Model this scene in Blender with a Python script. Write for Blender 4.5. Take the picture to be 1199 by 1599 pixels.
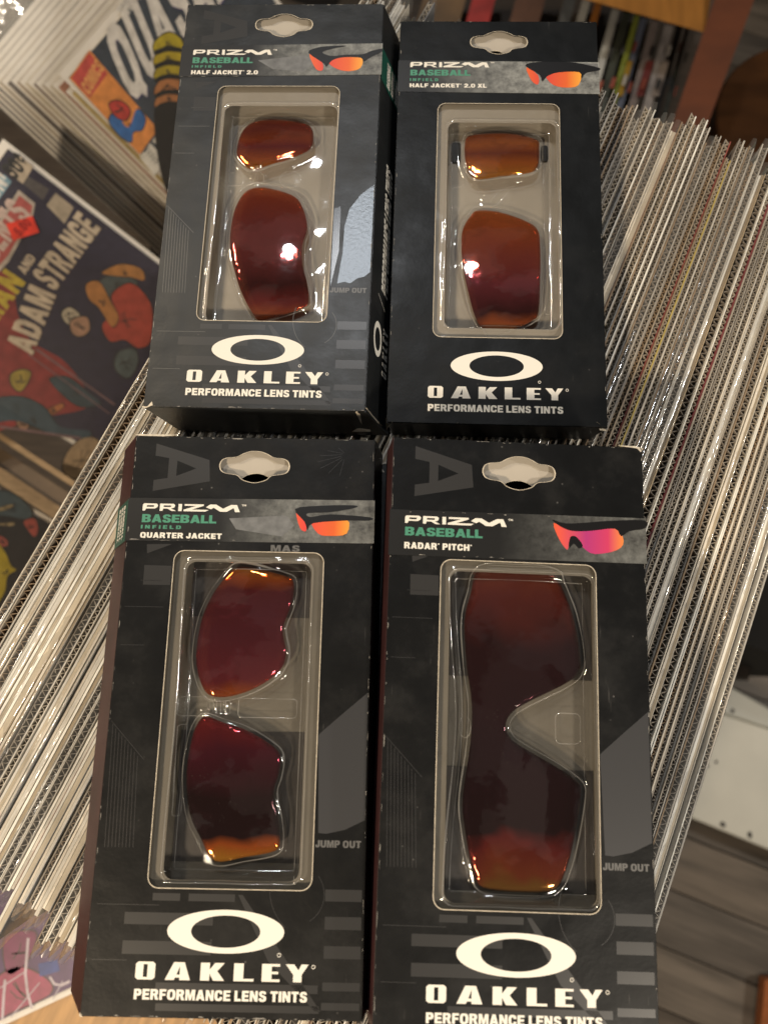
import bpy, bmesh, math, random
import numpy as np
from mathutils import Matrix, Vector, geometry

random.seed(7); rng = np.random.default_rng(7)
scene = bpy.context.scene
for o in list(bpy.data.objects): bpy.data.objects.remove(o)
COL = scene.collection
U = 0.001                                   # all measures below are in millimetres

# ------------------------------------------------------------------ camera
F, CX, CY, D0 = 1150.0, 599.5, 799.5, 271.0
R0 = np.array([[0.99993, -0.00123, 0.0119], [-0.00123, 0.97899, 0.2039], [-0.0119, -0.2039, 0.97892]])
S3 = np.diag([1., -1., -1.])
cam_d = bpy.data.cameras.new('camera'); cam = bpy.data.objects.new('camera', cam_d); COL.objects.link(cam)
cam_d.sensor_fit = 'VERTICAL'; cam_d.sensor_height = 36.0; cam_d.lens = 36.0 * F / 1599.0
cam_d.clip_start = 0.01; cam_d.clip_end = 50
M = Matrix((S3 @ R0.T @ S3).tolist()).to_4x4(); M.translation = (0, 0, D0 * U)
cam.matrix_world = M
cam_d.dof.use_dof = True; cam_d.dof.focus_distance = 0.262; cam_d.dof.aperture_fstop = 11.0
scene.camera = cam

# ------------------------------------------------------------------ light
world = bpy.data.worlds.new('World'); scene.world = world; world.use_nodes = True
bg = world.node_tree.nodes['Background']; bg.inputs[0].default_value = (1.0, 0.90, 0.78, 1); bg.inputs[1].default_value = 0.05
def lamp(name, loc, target, size, power, col):
    o = area(name, loc, target, size, size, power, col); o.data.shape = 'DISK'; return o
wn = world.node_tree; wt = wn.nodes.new('ShaderNodeTexCoord'); wm = wn.nodes.new('ShaderNodeMapping'); wm.inputs['Scale'].default_value = (2.2, 8, 6)
wv = wn.nodes.new('ShaderNodeTexVoronoi'); wv.inputs['Scale'].default_value = 1.0; wv.distance = 'CHEBYCHEV'  # unseen bright cells, made up so plastic and lenses show banded reflections
wr = wn.nodes.new('ShaderNodeValToRGB'); wc = wn.nodes.new('ShaderNodeSeparateColor')
for e_, (p_, c_) in zip([wr.color_ramp.elements[0], wr.color_ramp.elements[1], wr.color_ramp.elements.new(.45), wr.color_ramp.elements.new(.75)], ((0, (.05, .04, .03)), (1, (14., 12.5, 11.)), (.45, (.22, .18, .14)), (.72, (2.4, 2.1, 1.75)))): e_.position = p_; e_.color = (*c_, 1)
wn.links.new(wt.outputs['Generated'], wm.inputs['Vector']); wn.links.new(wm.outputs['Vector'], wv.inputs['Vector']); wn.links.new(wv.outputs['Color'], wc.inputs[0])
wn.links.new(wc.outputs[0], wr.inputs[0]); wn.links.new(wr.outputs[0], bg.inputs[0])
def area(name, loc, target, sx, sy, power, col):
    l = bpy.data.lights.new(name, 'AREA'); l.shape = 'RECTANGLE'; l.size = sx; l.size_y = sy
    l.energy = power; l.color = col
    o = bpy.data.objects.new(name, l); COL.objects.link(o); o.location = loc
    o.rotation_euler = (Vector(target) - Vector(loc)).to_track_quat('-Z', 'Y').to_euler()
    return o
lamp('unseen_lamp', (-0.16, 1.00, 1.50), (0, 0.1, 0), 0.11, 5.6, (0.95, 0.97, 1.0))
lamp('unseen_lamp', (-0.52, -0.58, 0.72), (0, 0, 0), 0.09, 9.4, (1.0, 0.80, 0.56))
lamp('unseen_lamp', (0.46, -0.58, 0.70), (0.1, -0.1, 0), 0.09, 5.2, (1.0, 0.88, 0.72))
lamp('unseen_lamp', (-0.85, 0.85, 1.10), (-0.4, 0.35, -0.4), 0.16, 7, (1.0, 0.84, 0.62))
lamp('unseen_lamp', (2.0, 0.05, 0.95), (1.0, -0.1, -1.2), 0.18, 15, (1.0, 0.93, 0.82))  # unseen lamp, added to brighten the floor and pale panel
scene.view_settings.view_transform = 'Standard'; scene.view_settings.look = 'None'
scene.view_settings.gamma = 1.0; scene.view_settings.use_curve_mapping = False
scene.view_settings.exposure = 0.0
scene.render.engine = 'CYCLES'
scene.cycles.transparent_max_bounces = 24; scene.cycles.max_bounces = 10
scene.cycles.caustics_reflective = False; scene.cycles.caustics_refractive = False

# ------------------------------------------------------------------ helpers
def ray(x, y):
    return S3 @ R0.T @ np.array([(x - CX) / F, (y - CY) / F, 1.0])
CAM = np.array([0, 0, D0])
def at_z(x, y, z):
    d = ray(x, y); return CAM + d * ((z - D0) / d[2])
def at_depth(x, y, dep):
    return CAM + ray(x, y) * dep
def on_plane(x, y, P, N):
    d = ray(x, y); return CAM + d * (((P - CAM) @ N) / (d @ N))

def tag(o, label=None, cat=None, group=None, kind=None):
    if label: o['label'] = label
    if cat: o['category'] = cat
    if group: o['group'] = group
    if kind: o['kind'] = kind
    return o
def obj(name, mesh, mat=None, parent=None, mw=None):
    o = bpy.data.objects.new(name, mesh); COL.objects.link(o)
    if mat and len(mesh.materials) == 0: mesh.materials.append(mat)
    if parent: o.parent = parent
    if mw is not None:
        if parent: o.matrix_basis = mw
        else: o.matrix_world = mw
    return o
def thing(name, label, cat, mw=None, group=None):
    o = bpy.data.objects.new(name, None); COL.objects.link(o); o.empty_display_size = 0.01
    if mw is not None: o.matrix_world = mw
    return tag(o, label, cat, group)
def mesh_mm(name, verts, faces, smooth=False):
    me = bpy.data.meshes.new(name)
    me.from_pydata([tuple(float(c) * U for c in v) for v in verts], [], faces); me.update()
    if smooth: me.polygons.foreach_set('use_smooth', [True] * len(me.polygons))
    return me
BOXF = [(0, 3, 2, 1), (4, 5, 6, 7), (0, 1, 5, 4), (1, 2, 6, 5), (2, 3, 7, 6), (3, 0, 4, 7)]
def hexa(name, p8): return mesh_mm(name, p8, BOXF)
def boxmesh(name, x0, x1, y0, y1, z0, z1):
    return hexa(name, [(x0,y0,z0),(x1,y0,z0),(x1,y1,z0),(x0,y1,z0),(x0,y0,z1),(x1,y0,z1),(x1,y1,z1),(x0,y1,z1)])
def bevel(o, w, seg=2):
    m = o.modifiers.new('bevel', 'BEVEL'); m.width = w * U; m.segments = seg; m.limit_method = 'ANGLE'
def smooth_loop(pts, n=4, closed=True):
    p = np.array(pts, float); out = []; N = len(p)
    for i in range(N):
        a, b, c, d = p[i-1], p[i], p[(i+1) % N], p[(i+2) % N]
        for k in range(n):
            t = k / n
            out.append(0.5 * (2*b + (c-a)*t + (2*a-5*b+4*c-d)*t*t + (3*b-a-3*c+d)*t**3))
    return [tuple(q) for q in out]
def rrect(x0, y0, x1, y1, r, n=6):
    out = []
    for cx, cy, a0 in ((x1-r, y1-r, 0), (x0+r, y1-r, 90), (x0+r, y0+r, 180), (x1-r, y0+r, 270)):
        for k in range(n + 1):
            a = math.radians(a0 + 90 * k / n); out.append((cx + r*math.cos(a), cy + r*math.sin(a)))
    return out
def ellipse(cx, cy, rx, ry, n=64):
    return [(cx + rx*math.cos(2*math.pi*k/n), cy + ry*math.sin(2*math.pi*k/n)) for k in range(n)]
def curve_arrays(cu):
    tmp = bpy.data.objects.new('tmp', cu); COL.objects.link(tmp)
    dg = bpy.context.evaluated_depsgraph_get(); dg.update()
    me = bpy.data.meshes.new_from_object(tmp.evaluated_get(dg))
    v = np.array([q.co[:] for q in me.vertices]).reshape(-1, 3); f = [tuple(p.vertices) for p in me.polygons]
    bpy.data.meshes.remove(me); bpy.data.objects.remove(tmp); bpy.data.curves.remove(cu)
    return v, f
def shape(loops, extrude=0.0, bev=0.0):
    """2D outline(s) with holes -> verts (mm), faces"""
    cu = bpy.data.curves.new('c', 'CURVE'); cu.dimensions = '2D'; cu.fill_mode = 'BOTH'
    cu.extrude = extrude; cu.bevel_depth = bev; cu.bevel_resolution = 1; cu.offset = -bev
    for lp in loops:
        sp = cu.splines.new('POLY'); sp.points.add(len(lp) - 1); sp.use_cyclic_u = True
        for q, (x, y) in zip(sp.points, lp): q.co = (x, y, 0, 1)
    return curve_arrays(cu)
TXT = {}
def text(body, bold=0.045, spacing=1.0, shear=0.0):
    key = (body, bold, spacing, shear)
    if key not in TXT:
        cu = bpy.data.curves.new('t', 'FONT'); cu.body = body; cu.size = 10; cu.offset = bold * 10
        cu.space_character = spacing; cu.resolution_u = 4; cu.shear = shear
        v, f = curve_arrays(cu)
        lo = v[:, :2].min(0); hi = v[:, :2].max(0)
        w = v.copy(); w[:, :2] = (v[:, :2] - lo) / (hi - lo); w[:, 2] = 0
        TXT[key] = (w, f)
    w, f = TXT[key]; return w.copy(), f

# ------------------------------------------------------------------ materials
def nodes(name):
    m = bpy.data.materials.new(name); m.use_nodes = True
    nt = m.node_tree; return m, nt, nt.nodes['Principled BSDF']
def add(nt, typ, **kw):
    n = nt.nodes.new(typ)
    for k, v in kw.items(): setattr(n, k, v)
    return n
def simple(name, col, rough=0.5, var=0.0, scale=300, bump=0.0, bscale=None, metal=0.0, spec=0.5, coord='Object', stretch=None):
    m, nt, p = nodes(name)
    p.inputs['Roughness'].default_value = rough; p.inputs['Metallic'].default_value = metal
    p.inputs['Specular IOR Level'].default_value = spec
    p.inputs['Base Color'].default_value = (*col, 1)
    if var or bump:
        tc = add(nt, 'ShaderNodeTexCoord'); src = tc.outputs[coord]
        if stretch:
            mp = add(nt, 'ShaderNodeMapping'); mp.inputs['Scale'].default_value = stretch
            nt.links.new(src, mp.inputs['Vector']); src = mp.outputs['Vector']
    if var:
        n = add(nt, 'ShaderNodeTexNoise'); n.inputs['Scale'].default_value = scale; n.inputs['Detail'].default_value = 6
        nt.links.new(src, n.inputs['Vector'])
        r = add(nt, 'ShaderNodeValToRGB')
        r.color_ramp.elements[0].position = 0.25; r.color_ramp.elements[1].position = 0.75
        r.color_ramp.elements[0].color = (*[max(0, c * (1 - var)) for c in col], 1)
        r.color_ramp.elements[1].color = (*[min(1, c * (1 + var)) for c in col], 1)
        nt.links.new(n.outputs['Fac'], r.inputs['Fac']); nt.links.new(r.outputs['Color'], p.inputs['Base Color'])
    if bump:
        n2 = add(nt, 'ShaderNodeTexNoise'); n2.inputs['Scale'].default_value = bscale or scale; n2.inputs['Detail'].default_value = 5
        nt.links.new(src, n2.inputs['Vector'])
        b = add(nt, 'ShaderNodeBump'); b.inputs['Strength'].default_value = bump; b.inputs['Distance'].default_value = 0.001
        nt.links.new(n2.outputs['Fac'], b.inputs['Height']); nt.links.new(b.outputs['Normal'], p.inputs['Normal'])
    return m
def card_black(name, col, rough, dust, seed, spec=.27):
    """coated black card with faint scuffs, dust specks and rubbed patches"""
    m, nt, p = nodes(name); L = nt.links
    tc = add(nt, 'ShaderNodeTexCoord'); mp = add(nt, 'ShaderNodeMapping'); mp.inputs['Location'].default_value = (seed, seed * .7, seed * .3)
    L.new(tc.outputs['Object'], mp.inputs['Vector'])
    big = add(nt, 'ShaderNodeTexNoise'); big.inputs['Scale'].default_value = 42; big.inputs['Detail'].default_value = 9; big.inputs['Roughness'].default_value = .68
    spk = add(nt, 'ShaderNodeTexVoronoi'); spk.inputs['Scale'].default_value = 260
    mp2 = add(nt, 'ShaderNodeMapping'); mp2.inputs['Rotation'].default_value = (0, 0, .7); mp2.inputs['Scale'].default_value = (900, 60, 60)
    scr = add(nt, 'ShaderNodeTexNoise'); scr.inputs['Scale'].default_value = 1.0; scr.inputs['Detail'].default_value = 2
    for n in (big, spk): L.new(mp.outputs['Vector'], n.inputs['Vector'])
    L.new(mp.outputs['Vector'], mp2.inputs['Vector']); L.new(mp2.outputs['Vector'], scr.inputs['Vector'])
    rb = add(nt, 'ShaderNodeMapRange'); rb.inputs[1].default_value = .50; rb.inputs[2].default_value = .80; rb.inputs[4].default_value = dust * .26
    L.new(big.outputs['Fac'], rb.inputs[0])
    rs = add(nt, 'ShaderNodeMapRange'); rs.inputs[1].default_value = .10; rs.inputs[2].default_value = .03; rs.inputs[4].default_value = dust * 2.2
    L.new(spk.outputs['Distance'], rs.inputs[0])
    rc = add(nt, 'ShaderNodeMapRange'); rc.inputs[1].default_value = .70; rc.inputs[2].default_value = .80; rc.inputs[4].default_value = dust * 1.6
    L.new(scr.outputs['Fac'], rc.inputs[0])
    # specks and scratches only where the surface is rubbed
    mul = add(nt, 'ShaderNodeMath', operation='MULTIPLY'); a1 = add(nt, 'ShaderNodeMath', operation='ADD')
    L.new(rs.outputs[0], a1.inputs[0]); L.new(rc.outputs[0], a1.inputs[1])
    gate = add(nt, 'ShaderNodeMapRange'); gate.inputs[1].default_value = .52; gate.inputs[2].default_value = .62
    L.new(big.outputs['Fac'], gate.inputs[0]); L.new(a1.outputs[0], mul.inputs[0]); L.new(gate.outputs[0], mul.inputs[1])
    a2 = add(nt, 'ShaderNodeMath', operation='ADD'); L.new(mul.outputs[0], a2.inputs[0]); L.new(rb.outputs[0], a2.inputs[1])
    mix = add(nt, 'ShaderNodeMix', data_type='RGBA'); mix.inputs[6].default_value = (*col, 1); mix.inputs[7].default_value = (.32, .31, .30, 1)
    L.new(a2.outputs[0], mix.inputs[0]); L.new(mix.outputs[2], p.inputs['Base Color'])
    rr = add(nt, 'ShaderNodeMapRange'); rr.inputs[1].default_value = .3; rr.inputs[2].default_value = .7; rr.inputs[3].default_value = rough - .07; rr.inputs[4].default_value = rough + .1
    L.new(big.outputs['Fac'], rr.inputs[0]); L.new(rr.outputs[0], p.inputs['Roughness']); p.inputs['Specular IOR Level'].default_value = spec
    fb = add(nt, 'ShaderNodeTexNoise'); fb.inputs['Scale'].default_value = 700; L.new(mp.outputs['Vector'], fb.inputs['Vector'])
    bp = add(nt, 'ShaderNodeBump'); bp.inputs['Strength'].default_value = .06; bp.inputs['Distance'].default_value = .0005
    L.new(fb.outputs['Fac'], bp.inputs['Height'])
    wb = add(nt, 'ShaderNodeTexNoise'); wb.inputs['Scale'].default_value = 22; wb.inputs['Detail'].default_value = 3; L.new(mp.outputs['Vector'], wb.inputs['Vector'])
    b2 = add(nt, 'ShaderNodeBump'); b2.inputs['Strength'].default_value = .35; b2.inputs['Distance'].default_value = .004
    L.new(wb.outputs['Fac'], b2.inputs['Height']); L.new(bp.outputs['Normal'], b2.inputs['Normal']); L.new(b2.outputs['Normal'], p.inputs['Normal'])
    return m
def film(name, haze=0.05, tint=(1, 1, 1), rough=0.12, bump=0.0, bscale=200, ior=1.5):
    """thin clear plastic: see-through, with the surface reflection of the film"""
    m = bpy.data.materials.new(name); m.use_nodes = True; nt = m.node_tree; nt.nodes.clear(); L = nt.links
    out = add(nt, 'ShaderNodeOutputMaterial'); tr = add(nt, 'ShaderNodeBsdfTransparent'); tr.inputs[0].default_value = (*tint, 1)
    gl = add(nt, 'ShaderNodeBsdfGlossy'); gl.inputs['Roughness'].default_value = rough
    df = add(nt, 'ShaderNodeBsdfDiffuse'); df.inputs[0].default_value = (.8, .78, .74, 1)
    lw = add(nt, 'ShaderNodeLayerWeight'); lw.inputs['Blend'].default_value = .5
    pw_ = add(nt, 'ShaderNodeMath', operation='POWER'); pw_.inputs[1].default_value = 4.5; L.new(lw.outputs['Facing'], pw_.inputs[0])
    f0 = 2*((ior - 1)/(ior + 1))**2                                   # both faces of the film
    fr = add(nt, 'ShaderNodeMapRange'); fr.inputs[3].default_value = f0; fr.inputs[4].default_value = .85; L.new(pw_.outputs[0], fr.inputs[0])
    m1 = add(nt, 'ShaderNodeMixShader'); m1.inputs[0].default_value = haze
    L.new(tr.outputs[0], m1.inputs[1]); L.new(df.outputs[0], m1.inputs[2])
    m2 = add(nt, 'ShaderNodeMixShader'); L.new(fr.outputs[0], m2.inputs[0]); L.new(m1.outputs[0], m2.inputs[1]); L.new(gl.outputs[0], m2.inputs[2])
    if bump:
        tc = add(nt, 'ShaderNodeTexCoord'); n = add(nt, 'ShaderNodeTexNoise'); n.inputs['Scale'].default_value = bscale; n.inputs['Detail'].default_value = 3
        L.new(tc.outputs['Object'], n.inputs['Vector']); b = add(nt, 'ShaderNodeBump'); b.inputs['Strength'].default_value = bump; b.inputs['Distance'].default_value = .002
        L.new(n.outputs['Fac'], b.inputs['Height'])
        for q in (gl, df, lw): L.new(b.outputs[0], q.inputs['Normal'])
    L.new(m2.outputs[0], out.inputs[0]); return m
def ramp_y(name, stops, rough, metal, y0, y1, alpha=0.0, axis='Y', noise=0.0, coat=0.0):
    """colour that runs along one axis of the object"""
    m, nt, p = nodes(name); L = nt.links
    tc = add(nt, 'ShaderNodeTexCoord'); sp = add(nt, 'ShaderNodeSeparateXYZ'); L.new(tc.outputs['Object'], sp.inputs[0])
    mr = add(nt, 'ShaderNodeMapRange'); mr.inputs[1].default_value = y0 * U; mr.inputs[2].default_value = y1 * U
    L.new(sp.outputs[axis], mr.inputs[0]); src = mr.outputs[0]
    if noise:
        n = add(nt, 'ShaderNodeTexNoise'); n.inputs['Scale'].default_value = 60; L.new(tc.outputs['Object'], n.inputs['Vector'])
        ma = add(nt, 'ShaderNodeMath', operation='MULTIPLY_ADD'); ma.inputs[1].default_value = noise; L.new(n.outputs['Fac'], ma.inputs[0])
        L.new(src, ma.inputs[2]); sb = add(nt, 'ShaderNodeMath', operation='SUBTRACT'); sb.inputs[1].default_value = noise / 2; L.new(ma.outputs[0], sb.inputs[0]); src = sb.outputs[0]
    r = add(nt, 'ShaderNodeValToRGB'); els = r.color_ramp.elements
    while len(els) < len(stops): els.new(0.5)
    for e, (pos, c) in zip(els, stops): e.position = pos; e.color = (*c, 1)
    L.new(src, r.inputs[0]); L.new(r.outputs[0], p.inputs['Base Color'])
    p.inputs['Roughness'].default_value = rough; p.inputs['Metallic'].default_value = metal; p.inputs['Coat Weight'].default_value = coat
    p.inputs['Coat Roughness'].default_value = .03
    if alpha:
        out = nt.nodes['Material Output']; tr = add(nt, 'ShaderNodeBsdfTransparent'); tr.inputs[0].default_value = (.86, .50, .38, 1)
        mx = add(nt, 'ShaderNodeMixShader'); mx.inputs[0].default_value = alpha
        L.new(p.outputs[0], mx.inputs[1]); L.new(tr.outputs[0], mx.inputs[2]); L.new(mx.outputs[0], out.inputs[0])
    return m
def corrug_mat(name, col, rough=0.6):
    return simple(name, col, rough, var=.22, scale=260, stretch=(0.25, 1, 1))

MAT = {}
MAT['ink_white'] = simple('ink_white', (.84, .81, .74), .45)
MAT['ink_green'] = simple('ink_green', (.07, .27, .18), .45)
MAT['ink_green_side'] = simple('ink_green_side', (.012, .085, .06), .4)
MAT['paper_edge'] = simple('paper_edge', (.62, .55, .44), .75, var=.25, scale=700)
MAT['wear'] = simple('wear', (.30, .285, .26), .7, var=.5, scale=600)
MAT['paper_torn'] = simple('paper_torn', (.66, .60, .50), .85, var=.3, scale=500)
MAT['inner_cream'] = simple('inner_cream', (.46, .42, .36), .6, var=.12, scale=60)
MAT['insert_pale'] = simple('insert_pale', (.37, .335, .285), .45, var=.12, scale=50)
MAT['insert_frame'] = simple('insert_frame', (.33, .295, .245), .4, var=.10, scale=50)
MAT['insert_frame_dim'] = simple('insert_frame_dim', (.17, .155, .13), .4, var=.12, scale=50)
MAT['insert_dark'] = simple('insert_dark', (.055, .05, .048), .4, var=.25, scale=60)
MAT['gloss_dark'] = simple('gloss_dark', (.033, .033, .034), .33)
MAT['gloss_line'] = simple('gloss_line', (.12, .12, .12), .4)
MAT['gloss_faint'] = simple('gloss_faint', (.030, .030, .032), .4)
MAT['gloss_silver'] = simple('gloss_silver', (.17, .185, .20), .36, metal=.8, bump=.12, bscale=700)
MAT['gloss_grey'] = simple('gloss_grey', (.044, .045, .049), .36)
MAT['gloss_black'] = simple('gloss_black', (.006, .006, .006), .22)
MAT['print_black'] = simple('print_black', (.008, .008, .009), .35)
MAT['print_grey'] = simple('print_grey', (.16, .165, .17), .45, var=.3, scale=300)
MAT['rubber'] = simple('rubber', (.01, .01, .011), .5)
MAT['tray_film'] = film('tray_film', haze=.008, tint=(.96, .955, .94), rough=.05, ior=1.62, bump=.16, bscale=55)
MAT['bead_film'] = film('bead_film', haze=.20, tint=(.97, .965, .95), rough=.10, ior=1.7)
MAT['sleeve_film'] = film('sleeve_film', haze=.06, rough=.13, bump=.20, bscale=110, ior=1.6)
MAT['cover_film'] = film('cover_film', haze=.012, rough=.24, bump=.10, bscale=30, ior=1.28)
MAT['sleeve_film_thick'] = film('sleeve_film_thick', haze=.16, rough=.10, bump=.8, bscale=55, ior=1.9)
PRZ = [(0, (1, .28, .03)), (.14, (.95, .13, .02)), (.3, (.42, .03, .03)), (.55, (.20, .014, .03)), (.78, (.36, .025, .04)), (.92, (.85, .12, .02)), (1, (.9, .32, .03))]
# small printed picture tints on the bands
MAT['pic_lens'] = ramp_y('pic_lens', [(0, (.85, .16, .03)), (.35, (.72, .06, .05)), (.75, (.80, .14, .03)), (1, (.95, .42, .05))], .4, 0, 10, 33, axis='X')
MAT['pic_lens_pink'] = ramp_y('pic_lens_pink', [(0, (.85, .12, .04)), (.45, (.45, .04, .20)), (.75, (.62, .05, .14)), (1, (.9, .30, .04))], .4, 0, 11, 34, axis='X')

def band_mat(name, x0, x1, light):
    """printed label: black at one end, a grey stone picture at the other"""
    m, nt, p = nodes(name); L = nt.links
    tc = add(nt, 'ShaderNodeTexCoord'); sp = add(nt, 'ShaderNodeSeparateXYZ'); L.new(tc.outputs['Object'], sp.inputs[0])
    mr = add(nt, 'ShaderNodeMapRange'); mr.inputs[1].default_value = x0 * U; mr.inputs[2].default_value = x1 * U; L.new(sp.outputs['X'], mr.inputs[0])
    n = add(nt, 'ShaderNodeTexNoise'); n.inputs['Scale'].default_value = 190; n.inputs['Detail'].default_value = 10; n.inputs['Roughness'].default_value = .72
    L.new(tc.outputs['Object'], n.inputs['Vector'])
    r = add(nt, 'ShaderNodeValToRGB'); r.color_ramp.elements[0].color = (*(light * .15,) * 3, 1); r.color_ramp.elements[1].color = (light * 1.5, light * 1.55, light * 1.5, 1)
    r.color_ramp.elements[0].position = .28; r.color_ramp.elements[1].position = .72; L.new(n.outputs['Fac'], r.inputs[0])
    mx = add(nt, 'ShaderNodeMix', data_type='RGBA'); mx.inputs[6].default_value = (.010, .010, .010, 1); L.new(mr.outputs[0], mx.inputs[0]); L.new(r.outputs[0], mx.inputs[7])
    L.new(mx.outputs[2], p.inputs['Base Color']); p.inputs['Roughness'].default_value = .42
    return m

# ------------------------------------------------------------------ letters drawn as outlines (unit height, y up)
def L_O(): return [[(0,.12),(.14,0),(.98,0),(1.12,.12),(1.12,.88),(.98,1),(.14,1),(0,.88)], [(.44,.14),(.68,.14),(.68,.86),(.44,.86)]]
def L_A(): return [[(-.12,0),(.34,0),(.40,.14),(.62,.14),(.62,0),(1.16,0),(.84,1),(.30,1)], [(.46,.30),(.62,.30),(.62,.80)]]
def L_K(): return [[(0,0),(.46,0),(.46,.40),(.66,0),(1.22,0),(.84,.54),(1.20,1),(.72,1),(.46,.62),(.46,1),(0,1)]]
def L_L(): return [[(0,0),(1.0,0),(1.0,.14),(.48,.14),(.48,1),(0,1)]]
def L_E(): return [[(0,0),(.92,0),(.92,.14),(.50,.14),(.50,.43),(.84,.43),(.84,.57),(.50,.57),(.50,.86),(.92,.86),(.92,1),(0,1)]]
def L_Y(): return [[(.42,0),(.88,0),(.88,.42),(1.24,1),(.86,1),(.70,.66),(.46,1),(0,1),(.42,.42)]]
def place(loops, x0, x1, y0, y1):
    a = np.array([q for l in loops for q in l]); lo, hi = a.min(0), a.max(0)
    return [[(x0 + (x - lo[0]) / (hi[0] - lo[0]) * (x1 - x0), y0 + (y - lo[1]) / (hi[1] - lo[1]) * (y1 - y0)) for x, y in l] for l in loops]
def join_shapes(list_of_loops):
    V, Fc = [], []
    for lp in list_of_loops:
        v, f = shape(lp); n = sum(len(a) for a in V); V.append(v); Fc += [tuple(i + n for i in q) for q in f]
    return np.vstack(V), Fc
OAK = [(L_O, 0, .113), (L_A, .172, .318), (L_K, .376, .516), (L_L, .569, .685), (L_E, .731, .835), (L_Y, .868, 1.0)]
OAKLEY = join_shapes([place(f(), a, b, 0, 1) for f, a, b in OAK])
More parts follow.
